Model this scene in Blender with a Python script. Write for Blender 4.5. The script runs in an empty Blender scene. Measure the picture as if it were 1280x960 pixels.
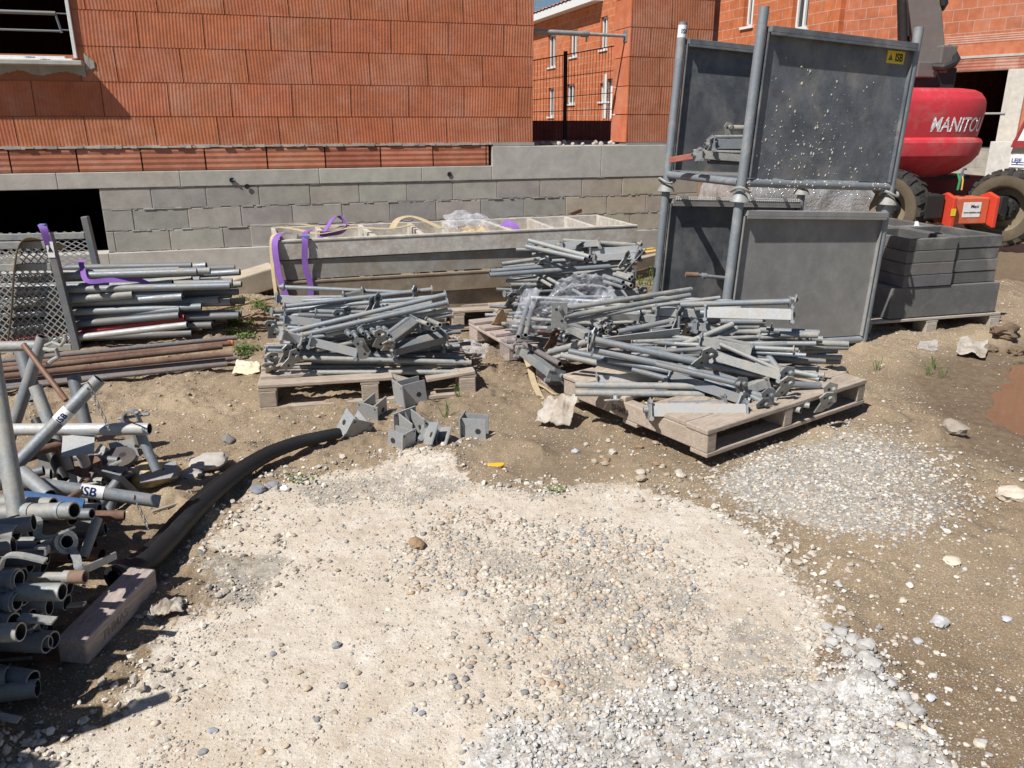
import bpy, math, random
import numpy as np
from mathutils import Vector, Matrix, noise as mnoise
random.seed(7)
R = math.radians
scene = bpy.context.scene
COL = scene.collection
# ------------------------------------------------------------------ camera model used for surveying points
FPX, PITCH, CH = 995.0, R(18.3), 1.45
cP, sP = math.cos(PITCH), math.sin(PITCH)
def ray(u, v):
    a = (u-640)/FPX; b = (v-480)/FPX
    return Vector((a, cP-b*sP, -sP-b*cP))
def G(u, v, z=0.0):            # surveyed point at height z
    d = ray(u, v); t = (z-CH)/d.z
    return Vector((d.x*t, d.y*t, z))
def PY(u, v, Y):               # surveyed point at distance Y
    d = ray(u, v); t = Y/d.y
    return Vector((d.x*t, Y, CH+d.z*t))
WA = R(17.5); W0 = Vector((-3.97, 7.85, 0))
wd = Vector((math.cos(WA), math.sin(WA), 0)); wt = Vector((-math.sin(WA), math.cos(WA), 0))
def SU(u, S, v=75):            # depth t on the plane s=S seen at column u
    d = ray(u, v); k = d.x/d.y
    # (k*Y-W0x)*wdx+(Y-W0y)*wdy=S
    Y = (S + W0.x*wd.x + W0.y*wd.y)/(k*wd.x+wd.y)
    p = Vector((k*Y, Y, 0)) - W0
    return p.dot(wt)
def SZ(u, v, S):               # (t,z) on plane s=S
    d = ray(u, v); k = d.x/d.y
    Y = (S + W0.x*wd.x + W0.y*wd.y)/(k*wd.x+wd.y)
    p = Vector((k*Y, Y, 0)) - W0
    return p.dot(wt), CH + d.z/d.y*Y
# ------------------------------------------------------------------ mesh builder
class M:
    def __init__(s): s.v=[]; s.f=[]; s.m=[]; s.cm=None; s.T=None; s.col=[]; s.c=(1,1,1)
    def add(s, vs, fs, mi=0):
        n=len(s.v)
        for p in vs:
            p=Vector(p)
            if s.T is not None: p=s.T@p
            s.v.append(tuple(p))
        for f in fs: s.f.append([i+n for i in f]); s.m.append(mi); s.col.append(s.c)
    def box(s, a, b, mi=0):
        x0,y0,z0=a; x1,y1,z1=b
        s.add([(x0,y0,z0),(x1,y0,z0),(x1,y1,z0),(x0,y1,z0),(x0,y0,z1),(x1,y0,z1),(x1,y1,z1),(x0,y1,z1)],
              [(0,3,2,1),(4,5,6,7),(0,1,5,4),(1,2,6,5),(2,3,7,6),(3,0,4,7)],mi)
    def obox(s, p1, p2, w, h, mi=0, up=(0,0,1)):       # bar from p1 to p2, width w, height h
        p1=Vector(p1);p2=Vector(p2);x=(p2-p1).normalized();up=Vector(up)
        y=up.cross(x)
        if y.length<1e-4: y=Vector((0,1,0))
        y.normalize(); z=x.cross(y)
        vs=[]
        for p in (p1,p2):
            for (a,b) in ((-1,-1),(1,-1),(1,1),(-1,1)): vs.append(p+y*(a*w/2)+z*(b*h/2))
        s.add(vs,[(0,1,2,3),(4,7,6,5),(0,4,5,1),(1,5,6,2),(2,6,7,3),(3,7,4,0)],mi)
    def tube(s, p1, p2, r, n=14, wall=0.004, hollow=True, mi=0, mi2=None, r2=None):
        p1=Vector(p1);p2=Vector(p2);x=(p2-p1).normalized()
        y=x.orthogonal().normalized(); z=x.cross(y); r2=r2 or r
        ang=[2*math.pi*k/n for k in range(n)]
        def ring(p,rr): return [p+y*(math.cos(a)*rr)+z*(math.sin(a)*rr) for a in ang]
        if mi2 is None: mi2=mi
        if not hollow:
            s.add(ring(p1,r)+ring(p2,r2),[(k,(k+1)%n,n+(k+1)%n,n+k) for k in range(n)]+[tuple(range(n-1,-1,-1)),tuple(range(n,2*n))],mi)
            return
        dpt=min(0.12,(p2-p1).length*.45)
        vs=ring(p1,r)+ring(p2,r2)+ring(p1,r-wall)+ring(p2,r2-wall)+ring(p1+x*dpt,r-wall)+ring(p2-x*dpt,r2-wall)
        fs=[];
        for k in range(n):
            q=(k+1)%n
            fs+= [(k,q,n+q,n+k),(k,2*n+k,2*n+q,q),(n+k,n+q,3*n+q,3*n+k)]
        s.add(vs,fs,mi)
        fs=[]
        for k in range(n):
            q=(k+1)%n
            fs+=[(2*n+k,4*n+k,4*n+q,2*n+q),(3*n+k,3*n+q,5*n+q,5*n+k)]
        fs+=[tuple(range(4*n,5*n)),tuple(range(6*n-1,5*n-1,-1))]
        # re-add inner faces sharing the same vertices
        base=len(s.v)-6*n
        for f in fs: s.f.append([i+base for i in f]); s.m.append(mi2); s.col.append(s.c)
    def path(s, pts, r, n=8, mi=0, flat=None, side=None):         # round (or flat=(w,h)) sweep along points
        pts=[Vector(p) for p in pts]; rings=[]; 
        up=Vector((0,0,1)); prev=Vector(side) if side is not None else None
        for i,p in enumerate(pts):
            d=(pts[min(i+1,len(pts)-1)]-pts[max(i-1,0)]).normalized()
            if prev is None:
                y=up.cross(d)
                if y.length<.1: y=Vector((1,0,0)).cross(d)
            else: y=prev-d*prev.dot(d)
            y.normalize(); prev=y; z=d.cross(y)
            if flat:
                w,h=flat; rings.append([p+y*(a*w/2)+z*(b*h/2) for a,b in ((-1,-1),(1,-1),(1,1),(-1,1))])
            else:
                rr = r[i] if isinstance(r,(list,tuple)) else r
                rings.append([p+y*(math.cos(2*math.pi*k/n)*rr)+z*(math.sin(2*math.pi*k/n)*rr) for k in range(n)])
        m=len(rings[0]); vs=[q for rg in rings for q in rg]; fs=[]
        for i in range(len(rings)-1):
            for k in range(m):
                q=(k+1)%m; fs.append((i*m+k,i*m+q,(i+1)*m+q,(i+1)*m+k))
        fs.append(tuple(range(m-1,-1,-1))); fs.append(tuple(range((len(rings)-1)*m,len(rings)*m)))
        s.add(vs,fs,mi)
    def prism(s, poly, o, ax, ay, thick, mi=0, hole=None):  # 2-D polygon extruded; optional round hole drawn as dark disc proud 0.6 mm
        o=Vector(o);ax=Vector(ax).normalized();ay=Vector(ay).normalized();n=ax.cross(ay)
        k=len(poly)
        vs=[o+ax*a+ay*b-n*(thick/2) for a,b in poly]+[o+ax*a+ay*b+n*(thick/2) for a,b in poly]
        s.add(vs,[tuple(range(k-1,-1,-1)),tuple(range(k,2*k))]+[(i,(i+1)%k,k+(i+1)%k,k+i) for i in range(k)],mi)
    def lathe(s, prof, o=(0,0,0), ax=(0,0,1), n=20, mi=0):
        o=Vector(o);x=Vector(ax).normalized();y=x.orthogonal().normalized();z=x.cross(y)
        vs=[];fs=[]
        for (d,r) in prof:
            for k in range(n):
                a=2*math.pi*k/n; vs.append(o+x*d+y*(math.cos(a)*r)+z*(math.sin(a)*r))
        for i in range(len(prof)-1):
            for k in range(n):
                q=(k+1)%n; fs.append((i*n+k,i*n+q,(i+1)*n+q,(i+1)*n+k))
        s.add(vs,fs,mi)
    def mesh(s,name,mats,smooth=True,ang=35):
        me=bpy.data.meshes.new(name); me.from_pydata(s.v,[],s.f)
        if not isinstance(mats,(list,tuple)): mats=[mats]
        for m in mats: me.materials.append(m)
        me.polygons.foreach_set('material_index',s.m)
        if any(c!=(1,1,1) for c in s.col):
            at=me.color_attributes.new('Col','FLOAT_COLOR','CORNER')
            arr=[]
            for f,c in zip(s.f,s.col):
                arr+= [c[0],c[1],c[2],1.0]*len(f)
            at.data.foreach_set('color',arr)
        if smooth:
            me.polygons.foreach_set('use_smooth',[True]*len(s.f)); me.update()
            me.set_sharp_from_angle(angle=R(ang))
        me.update(); return me
    def obj(s,name,mats,parent=None,smooth=True,bevel=0,loc=None,ang=35):
        return link(name,s.mesh(name,mats,smooth,ang),parent,bevel,loc)
def link(name,me,parent=None,bevel=0,loc=None):
    o=bpy.data.objects.new(name,me); COL.objects.link(o)
    if parent: o.parent=parent
    if loc is not None: o.location=loc
    if bevel:
        b=o.modifiers.new('b','BEVEL'); b.width=bevel; b.segments=2; b.limit_method='ANGLE'; b.angle_limit=R(40)
    return o
def tag(o,label,cat,group=None):
    o['label']=label; o['category']=cat
    if group: o['group']=group
    return o
def thing(name,label,cat,loc=(0,0,0),rz=0,group=None,mat=None):
    o=bpy.data.objects.new(name,None); COL.objects.link(o); o.empty_display_size=.1
    if mat is not None: o.matrix_world=mat
    else: o.location=loc; o.rotation_euler=(0,0,rz)
    return tag(o,label,cat,group)
def struct(o): o['kind']='structure'; return o
def frame(p1,p2,roll=0):
    p1=Vector(p1);p2=Vector(p2);x=(p2-p1).normalized();up=Vector((0,0,1))
    y=up.cross(x)
    if y.length<1e-3: y=Vector((0,1,0))
    y.normalize(); z=x.cross(y)
    m=Matrix((x,y,z)).transposed().to_4x4()@Matrix.Rotation(roll,4,'X')
    m.translation=p1; return m
# ------------------------------------------------------------------ materials
def newmat(name):
    m=bpy.data.materials.new(name); m.use_nodes=True; nt=m.node_tree
    bs=nt.nodes['Principled BSDF']; return m,nt,bs
def N(nt,t,**k):
    n=nt.nodes.new(t)
    for a,b in k.items():
        if a in n.inputs: n.inputs[a].default_value=b
        else: setattr(n,a,b)
    return n
def coords(nt,kind='Object'): return nt.nodes.new('ShaderNodeTexCoord').outputs[kind]
def noise(nt,vec,scale,detail=4,rough=.55,dist=0):
    n=N(nt,'ShaderNodeTexNoise',Scale=scale,Detail=detail,Roughness=rough,Distortion=dist); nt.links.new(vec,n.inputs['Vector']); return n.outputs['Fac']
def ramp(nt,fac,stops):
    r=nt.nodes.new('ShaderNodeValToRGB'); el=r.color_ramp.elements
    while len(el)<len(stops): el.new(.5)
    for e,(p,c) in zip(el,stops):
        e.position=p; e.color=(c[0],c[1],c[2],1) if isinstance(c,(tuple,list)) else (c,c,c,1)
    nt.links.new(fac,r.inputs['Fac']); return r.outputs['Color']
def mix(nt,fac,a,b,blend='MIX'):
    m=nt.nodes.new('ShaderNodeMix'); m.data_type='RGBA'; m.blend_type=blend
    for i,x in ((0,fac),(6,a),(7,b)):
        if isinstance(x,(int,float)): m.inputs[i].default_value=x if i==0 else (x,x,x,1)
        elif isinstance(x,(tuple,list)): m.inputs[i].default_value=(x[0],x[1],x[2],1)
        else: nt.links.new(x,m.inputs[i])
    return m.outputs[2]
def math_(nt,op,a,b=0,clamp=False):
    n=nt.nodes.new('ShaderNodeMath'); n.operation=op; n.use_clamp=clamp
    for i,x in enumerate((a,b)):
        if isinstance(x,(int,float)): n.inputs[i].default_value=x
        else: nt.links.new(x,n.inputs[i])
    return n.outputs[0]
def bump(nt,bs,h,strength=.3,dist=.01,prev=None):
    b=N(nt,'ShaderNodeBump',Strength=strength,Distance=dist); nt.links.new(h,b.inputs['Height'])
    if prev is not None: nt.links.new(prev,b.inputs['Normal'])
    nt.links.new(b.outputs[0],bs.inputs['Normal']); return b.outputs[0]
def rnd(nt): return nt.nodes.new('ShaderNodeObjectInfo').outputs['Random']
def setc(nt,bs,x,name='Base Color'):
    if isinstance(x,(tuple,list)): bs.inputs[name].default_value=(*x,1)
    elif isinstance(x,(int,float)): bs.inputs[name].default_value=x
    else: nt.links.new(x,bs.inputs[name])
def painted(name,c,dirt=(.25,.19,.12),dirtamt=.45,rough=.5,metal=0.0,scale=12,var=.12,dirtscale=5,bumps=.15,world=False,objvar=.25):
    m,nt,bs=newmat(name)
    geo=nt.nodes.new('ShaderNodeNewGeometry')
    vec=geo.outputs['Position']
    n1=noise(nt,vec,scale*3,6,.75); n2=noise(nt,vec,dirtscale,9,.72,.4); n3=noise(nt,vec,110,5,.7)
    cc=mix(nt,ramp(nt,n1,[(.3,0),(.7,1)]),tuple(x*(1-var) for x in c),tuple(min(1,x*(1+var)) for x in c))
    if objvar:
        cc=mix(nt,math_(nt,'MULTIPLY',rnd(nt),objvar),cc,tuple(x*.45 for x in c))
    lo=.5-.25*dirtamt*1.2+.12
    dm=ramp(nt,n2,[(max(0,.72-dirtamt*.45),0),(min(1,.9-dirtamt*.35),1)])
    sp=ramp(nt,n3,[(.54,0),(.66,1)])
    dm2=math_(nt,'MAXIMUM',dm,math_(nt,'MULTIPLY',sp,dirtamt*.6))
    cc=mix(nt,math_(nt,'MULTIPLY',dm2,.85),cc,dirt)
    setc(nt,bs,cc)
    bs.inputs['Roughness'].default_value=rough
    mm=math_(nt,'MULTIPLY',math_(nt,'SUBTRACT',1,dm2),metal); nt.links.new(mm,bs.inputs['Metallic'])
    rr=math_(nt,'ADD',math_(nt,'MULTIPLY',dm2,.3),rough,True); nt.links.new(rr,bs.inputs['Roughness'])
    bump(nt,bs,math_(nt,'ADD',n3,n2),bumps,.003)
    return m
GALV =painted('galvanised_steel',(.28,.31,.335),(.33,.28,.21),.55,.5,.35,25,dirtscale=7,var=.2,bumps=.3)
GALVM=painted('muddy_galvanised_steel',(.30,.32,.325),(.40,.36,.29),.68,.55,.3,25,dirtscale=11,var=.25,bumps=.4)
GALVL=painted('bright_zinc_steel',(.46,.475,.48),(.42,.37,.30),.6,.5,.25,25,dirtscale=8,bumps=.3)
GALVT=painted('zinc_steel_post',(.27,.30,.325),(.38,.36,.33),.45,.5,.35,25)
GALVD=painted('dull_steel',(.19,.205,.22),(.25,.21,.16),.55,.55,.3,25,bumps=.3)
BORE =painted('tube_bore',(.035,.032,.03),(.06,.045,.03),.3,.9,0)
RUST =painted('rusty_steel',(.165,.09,.062),(.28,.20,.15),.6,.8,.1,18,.35)
RUSTL=painted('weathered_rust_steel',(.20,.185,.185),(.22,.14,.10),.6,.7,.2,18,.35)
REDP =painted('red_painted_tube',(.36,.035,.04),(.25,.15,.12),.4,.5,0)
BLUEP=painted('blue_painted_steel',(.05,.16,.36),(.25,.10,.06),.55,.55,0,dirtscale=18)
PANEL=painted('sheet_steel_panel',(.155,.17,.19),(.27,.26,.24),.6,.5,.3,2.5,.35,dirtscale=4,bumps=.3)
PANEL2=painted('worn_sheet_steel_panel',(.36,.355,.345),(.22,.215,.20),.75,.5,.25,2,.3,dirtscale=3.5,bumps=.3)
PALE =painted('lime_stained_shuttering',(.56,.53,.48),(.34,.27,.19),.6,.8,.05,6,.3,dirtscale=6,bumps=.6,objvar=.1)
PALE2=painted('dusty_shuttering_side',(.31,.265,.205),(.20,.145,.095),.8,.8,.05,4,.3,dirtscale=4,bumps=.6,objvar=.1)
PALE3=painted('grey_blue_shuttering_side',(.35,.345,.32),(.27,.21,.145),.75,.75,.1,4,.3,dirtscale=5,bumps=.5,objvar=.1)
KHAKI=painted('dirty_khaki_webbing',(.36,.29,.19),(.18,.13,.08),.6,.95,0,objvar=0)
PURP =painted('purple_webbing',(.24,.11,.42),(.28,.22,.2),.25,.8,0,objvar=0)
BEIGE=painted('beige_webbing',(.50,.40,.25),(.25,.18,.1),.4,.9,0,objvar=0)
BLACKP=painted('black_corrugated_hose',(.013,.0135,.015),(.06,.061,.062),.3,.62,0,objvar=0)
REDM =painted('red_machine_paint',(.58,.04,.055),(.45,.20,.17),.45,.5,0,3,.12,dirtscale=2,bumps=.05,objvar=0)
REDD =painted('shaded_red_machine_paint',(.25,.02,.025),(.16,.10,.08),.3,.45,0,3,.1,objvar=0)  # the machine's red with shade put into the colour, for chassis and side cover
ORNG =painted('orange_red_machine_paint',(.62,.13,.06),(.50,.27,.18),.45,.5,0,5,.1,objvar=0)
BOOM =painted('dark_grey_machine_paint',(.15,.135,.125),(.22,.18,.14),.45,.5,0,3,.12,objvar=0)
BLKM =painted('black_machine_paint',(.02,.02,.02),(.12,.10,.075),.35,.55,0,5,.1,objvar=0)
TYRE =painted('tyre_rubber',(.03,.029,.028),(.16,.125,.08),.5,.85,0,8,.2,dirtscale=4,objvar=0)
TYRES=painted('muddy_tyre_sidewall',(.11,.085,.055),(.16,.125,.085),.5,.9,0,8,.2,objvar=0)
WHITE=painted('white_plastic',(.75,.75,.73),(.5,.45,.38),.25,.45,0,objvar=0)
LBL  =painted('white_sticker',(.8,.8,.78),(.5,.47,.42),.3,.5,0,objvar=0)
YEL  =painted('yellow_sticker',(.80,.58,.03),(.4,.3,.1),.15,.5,0,objvar=0)
NAVY =painted('navy_print',(.02,.05,.22),(.1,.1,.2),.1,.5,0,objvar=0)
BLKT =painted('black_print',(.015,.015,.015),(.05,.05,.04),.1,.5,0,objvar=0)
WHTT =painted('white_print',(.82,.82,.82),(.6,.5,.5),.1,.5,0,objvar=0)
CLOTH=painted('dirty_white_fabric',(.50,.47,.42),(.28,.21,.14),.75,.95,0,objvar=0)
SACK =painted('tan_sack_paper',(.46,.34,.21),(.6,.54,.45),.35,.95,0,objvar=0)
YPLA =painted('yellow_plastic',(.75,.40,.02),(.4,.25,.1),.3,.5,0,objvar=0)
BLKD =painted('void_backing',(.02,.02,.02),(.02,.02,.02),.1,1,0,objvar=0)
FORMW=painted('yellow_formwork_board',(.60,.42,.14),(.35,.25,.14),.35,.7,0,objvar=0)
for _m,_i in ((BEIGE,0),): pass
def woodmat(name,c1,c2,dirt=.3):
    m,nt,bs=newmat(name)
    tc=coords(nt,'Object'); mp=N(nt,'ShaderNodeMapping'); nt.links.new(tc,mp.inputs['Vector']); mp.inputs['Scale'].default_value=(1.2,14,14)
    n=noise(nt,mp.outputs[0],4,8,.7,.6); n2=noise(nt,mp.outputs[0],18,4,.6)
    geo=nt.nodes.new('ShaderNodeNewGeometry'); n3=noise(nt,geo.outputs['Position'],6,5,.6)
    c=mix(nt,ramp(nt,n,[(.3,0),(.7,1)]),c1,c2); c=mix(nt,ramp(nt,n2,[(.50,0),(.70,.75)]),c,tuple(x*.35 for x in c1))
    c=mix(nt,ramp(nt,n3,[(.5,0),(.75,dirt)]),c,(.26,.20,.14))
    c=mix(nt,math_(nt,'MULTIPLY',rnd(nt),.35),c,tuple(x*.55 for x in c1))
    setc(nt,bs,c); bs.inputs['Roughness'].default_value=.9
    bump(nt,bs,math_(nt,'ADD',n,n2),.5,.003); return m
WOOD=woodmat('weathered_pallet_wood',(.36,.285,.22),(.60,.51,.42),.5)
WOOD2=woodmat('pinkish_weathered_timber',(.36,.29,.26),(.58,.49,.44),.3)
WOODG=woodmat('grey_pallet_wood',(.40,.35,.29),(.52,.47,.41),.3)
def vcolmat(name,rough=.9,stain=(.62,.46,.40),stamt=.35,bstr=.5,bdist=.004,scale=40,stsc=1.6,dark=None,darkz=None):
    m,nt,bs=newmat(name)
    at=N(nt,'ShaderNodeVertexColor'); at.layer_name='Col'
    geo=nt.nodes.new('ShaderNodeNewGeometry'); vec=geo.outputs['Position']
    n1=noise(nt,vec,stsc,7,.7,.6); n2=noise(nt,vec,scale,5,.7); n3=noise(nt,vec,7,6,.65)
    c=mix(nt,ramp(nt,n3,[(.3,.75),(.7,1.0)]),(0,0,0),at.outputs['Color'],'MULTIPLY')
    c=mix(nt,1.0,at.outputs['Color'],ramp(nt,n3,[(.3,(.78,.76,.74)),(.7,(1.08,1.07,1.05))]),'MULTIPLY')
    c=mix(nt,math_(nt,'MULTIPLY',ramp(nt,n1,[(.48,0),(.75,1)]),stamt),c,stain)
    c=mix(nt,ramp(nt,n2,[(.58,0),(.75,.45)]),c,mix(nt,.5,c,(.04,.03,.025)))
    setc(nt,bs,c); bs.inputs['Roughness'].default_value=rough
    bump(nt,bs,n2,bstr,bdist); return m
CLAY=vcolmat('ribbed_clay_brick',stain=(.60,.38,.29),stamt=.4,stsc=2.6)
BLOCKM=vcolmat('concrete_blockwork',.95,(.48,.45,.40),.5,.7,.004,80,1.6)
CONC=vcolmat('cast_concrete',.92,(.52,.50,.46),.4,.4,.004,30,.9)
STONEM=vcolmat('loose_stone',.9,(.5,.45,.38),.2,.5,.003,60,3)
def farbrick(name,c1,c2,bw,bh,mort=(.50,.36,.28)):
    m,nt,bs=newmat(name)
    tc=coords(nt,'Object'); sx=nt.nodes.new('ShaderNodeSeparateXYZ'); nt.links.new(tc,sx.inputs[0])
    cb=nt.nodes.new('ShaderNodeCombineXYZ'); nt.links.new(math_(nt,'ADD',sx.outputs[0],sx.outputs[1]),cb.inputs[0]); nt.links.new(sx.outputs[2],cb.inputs[1])
    b=N(nt,'ShaderNodeTexBrick',Scale=1.0); b.inputs['Brick Width'].default_value=bw; b.inputs['Row Height'].default_value=bh
    b.inputs['Mortar Size'].default_value=.008; b.inputs['Color1'].default_value=(*c1,1); b.inputs['Color2'].default_value=(*c2,1); b.inputs['Mortar'].default_value=(*mort,1)
    nt.links.new(cb.outputs[0],b.inputs['Vector'])
    n=noise(nt,tc,.7,6,.6); n2=noise(nt,tc,5,5,.6)
    c=mix(nt,1.0,b.outputs['Color'],ramp(nt,n2,[(.3,(.75,.75,.75)),(.7,(1.15,1.12,1.1))]),'MULTIPLY')
    c=mix(nt,ramp(nt,n,[(.55,0),(.8,.45)]),c,(.58,.36,.27))
    setc(nt,bs,c); bs.inputs['Roughness'].default_value=.92
    w=N(nt,'ShaderNodeTexWave',Scale=6.0); w.bands_direction='X'; nt.links.new(cb.outputs[0],w.inputs['Vector'])
    bump(nt,bs,math_(nt,'ADD',b.outputs['Fac'],n2),.4,.01); return m
FARB=farbrick('far_clay_brick',(.56,.165,.06),(.49,.14,.05),.57,.28)
FARB4=farbrick('near_garage_clay_brick',(.50,.165,.08),(.42,.13,.06),.34,.26,(.45,.30,.24))
FARBL=farbrick('far_blockwork',(.40,.37,.32),(.34,.32,.28),.5,.2,(.3,.28,.25))
def glassfilm(name):
    m,nt,bs=newmat(name)
    out=nt.nodes['Material Output']; tr=nt.nodes.new('ShaderNodeBsdfTransparent'); tr.inputs[0].default_value=(.93,.94,.97,1)
    bs.inputs['Base Color'].default_value=(.75,.77,.82,1); bs.inputs['Roughness'].default_value=.1; bs.inputs['Specular IOR Level'].default_value=.7
    geo=nt.nodes.new('ShaderNodeNewGeometry'); n=noise(nt,geo.outputs['Position'],13,4,.55,1.6)
    bump(nt,bs,n,.9,.012)
    lw=N(nt,'ShaderNodeLayerWeight',Blend=.35)
    f=math_(nt,'ADD',math_(nt,'MULTIPLY',lw.outputs['Facing'],.5),math_(nt,'MULTIPLY',ramp(nt,n,[(.42,.05),(.72,.45)]),.7),True)
    mx=nt.nodes.new('ShaderNodeMixShader'); nt.links.new(f,mx.inputs[0]); nt.links.new(tr.outputs[0],mx.inputs[1]); nt.links.new(bs.outputs[0],mx.inputs[2]); nt.links.new(mx.outputs[0],out.inputs[0])
    return m
FILM=glassfilm('clear_plastic_film')
def wrapmat():
    m,nt,bs=newmat('stretch_wrap'); geo=nt.nodes.new('ShaderNodeNewGeometry')
    n=noise(nt,geo.outputs['Position'],4,6,.6,.5); n2=noise(nt,geo.outputs['Position'],25,4,.6,1)
    setc(nt,bs,mix(nt,ramp(nt,n,[(.35,0),(.7,1)]),(.30,.27,.24),(.72,.70,.68)))  # pale patches put the film's white glare into the colour
    bs.inputs['Roughness'].default_value=.12; bs.inputs['Metallic'].default_value=.35; bs.inputs['Coat Weight'].default_value=1; bs.inputs['Coat Roughness'].default_value=.08
    bump(nt,bs,n2,.8,.02); return m
WRAP=wrapmat()
def glassmat():
    m,nt,bs=newmat('window_glass'); bs.inputs['Base Color'].default_value=(.05,.06,.07,1); bs.inputs['Roughness'].default_value=.06; return m
PANE=glassmat()
def leafmat():
    m,nt,bs=newmat('weed_leaf'); setc(nt,bs,mix(nt,rnd(nt),(.07,.13,.025),(.14,.20,.05))); bs.inputs['Roughness'].default_value=.6
    return m
LEAF=leafmat()
# ================================================================== GROUND
rng=np.random.RandomState(3); LAT=rng.rand(256,256)
def vn(x,y,sc,seed=0):
    x=x*sc+seed*17.3+100; y=y*sc+seed*9.1+100
    xi=np.floor(x).astype(int); yi=np.floor(y).astype(int); fx=x-xi; fy=y-yi
    fx=fx*fx*(3-2*fx); fy=fy*fy*(3-2*fy)
    a=LAT[xi%256,yi%256];b=LAT[(xi+1)%256,yi%256];c=LAT[xi%256,(yi+1)%256];d=LAT[(xi+1)%256,(yi+1)%256]
    return (a*(1-fx)+b*fx)*(1-fy)+(c*(1-fx)+d*fx)*fy
def fbm(x,y,sc,oct=4,seed=0,g=.5):
    t=0;a=1;s=0
    for i in range(oct): t=t+a*vn(x,y,sc*2**i,seed+i); s+=a; a*=g
    return t/s
def inpoly(X,Y,poly):
    ins=np.zeros(X.shape,bool); n=len(poly); j=n-1
    for i in range(n):
        xi,yi=poly[i];xj,yj=poly[j]
        c=((yi>Y)!=(yj>Y))&(X<(xj-xi)*(Y-yi)/(yj-yi+1e-12)+xi); ins^=c; j=i
    return ins
def gp(pts): return [tuple(G(u,v)[:2]) for u,v in pts]
def blur(a,k):
    for ax in (0,1):
        c=np.cumsum(np.concatenate([np.repeat(np.take(a,[0],ax),k+1,ax),a,np.repeat(np.take(a,[-1],ax),k,ax)],ax),ax)
        n=a.shape[ax]
        a=(np.take(c,range(2*k+1,2*k+1+n),ax)-np.take(c,range(0,n),ax))/(2*k+1)
    return a
GX0,GX1,GY0,GY1,GS=-3.6,5.0,0.9,7.8,.0125
nx=int((GX1-GX0)/GS)+1; ny=int((GY1-GY0)/GS)+1
gx=GX0+np.arange(nx)*GS; gy=GY0+np.arange(ny)*GS
XX,YY=np.meshgrid(gx,gy)
PALEP=gp([(-400,1300),(40,955),(130,900),(215,850),(205,780),(225,760),(300,745),(370,705),(365,695),(290,690),(268,672),(280,640),(320,612),(400,590),(470,578),(540,566),(580,575),(600,600),(660,622),(700,600),(760,604),(830,620),(905,640),(960,680),(1010,720),(1022,770),(1000,800),(1010,850),(1100,900),(1190,960),(1300,1300)])
GRAVR=gp([(890,612),(930,575),(1000,560),(1085,535),(1140,560),(1190,600),(1215,630),(1150,655),(1080,660),(1000,650),(940,640)])
LUMP=gp([(560,1300),(590,960),(600,915),(640,890),(700,900),(720,880),(800,862),(860,855),(930,868),(1010,860),(1040,835),(1028,790),(1048,775),(1075,800),(1090,840),(1115,865),(1130,900),(1180,935),(1220,960),(1500,1300)])
COB=gp([(470,700),(520,660),(560,640),(640,650),(720,650),(800,665),(850,700),(870,760),(840,800),(760,800),(680,780),(600,740),(520,730)])
COB2=gp([(600,760),(700,740),(820,760),(860,820),(760,860),(640,870),(560,850)])
GREYL=gp([(250,700),(300,680),(372,692),(370,720),(310,745),(245,750)])
PUD=gp([(1235,462),(1262,452),(1300,440),(1420,440),(1500,520),(1450,580),(1300,560),(1240,535),(1255,505),(1225,485)])
WET=gp([(1120,480),(1160,440),(1230,432),(1400,430),(1600,520),(1500,620),(1250,590),(1180,560),(1190,525)])
wx=XX+(fbm(XX,YY,6,3,5)-.5)*.22; wy=YY+(fbm(XX,YY,6,3,9)-.5)*.22
def mask(poly,k,warp=True):
    return blur(inpoly(wx if warp else XX,wy if warp else YY,poly).astype(float),k)
mP=mask(PALEP,7); mG=mask(GRAVR,13); mL=mask(LUMP,6); mC=mask(COB,8); mC2=mask(COB2,10); mD=mask(GREYL,5); mU=blur(inpoly(XX+(wx-XX)*1.6,YY+(wy-YY)*1.6,PUD).astype(float),5); mW=mask(WET,8)
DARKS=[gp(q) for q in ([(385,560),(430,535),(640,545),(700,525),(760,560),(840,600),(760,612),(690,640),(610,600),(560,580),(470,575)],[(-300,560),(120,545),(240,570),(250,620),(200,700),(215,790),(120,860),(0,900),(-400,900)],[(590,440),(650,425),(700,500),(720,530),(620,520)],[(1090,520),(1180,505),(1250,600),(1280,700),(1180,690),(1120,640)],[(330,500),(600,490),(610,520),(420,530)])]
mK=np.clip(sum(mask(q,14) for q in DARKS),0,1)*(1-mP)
dead=inpoly(wx,wy,gp([(596,600),(640,590),(700,600),(680,625),(650,618)])).astype(float)
gr=np.clip((fbm(XX,YY,2.2,4,71)-.47)*7,0,1)*mP
rough=np.clip((fbm(XX,YY,1.6,3,73)-.42)*6,0,1)*(1-mP)*(1-mG)
big=fbm(XX,YY,.9,4,1)-.5; mid=fbm(XX,YY,4,4,2)-.5; fine=fbm(XX,YY,22,3,3)-.5
bil=np.abs(fbm(XX,YY,16,3,11,.6)-.5)*2; bil2=np.abs(fbm(XX,YY,34,2,12)-.5)*2
H=big*.04+mid*.022*(1-.6*mP)+fine*.007*(1-.6*mP)
H+= mP*.012+mG*.012
H+= rough*((1-bil)*.030+(1-bil2)*.014)*(.4+fbm(XX,YY,7,2,75))+(1-rough)*(1-mP)*(fbm(XX,YY,45,2,76)-.5)*.006+mP*(fbm(XX,YY,40,2,77)-.5)*.006
H+= mL*(.010+.024*(1-bil)*fbm(XX,YY,5,2,14)+.016*(1-bil2))
clod=np.clip(fbm(XX,YY,5,3,21)-.56,0,1)*(1-mP)*(1-mG); H+=clod*(.05+.05*(1-bil))*(1-mW)
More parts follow.
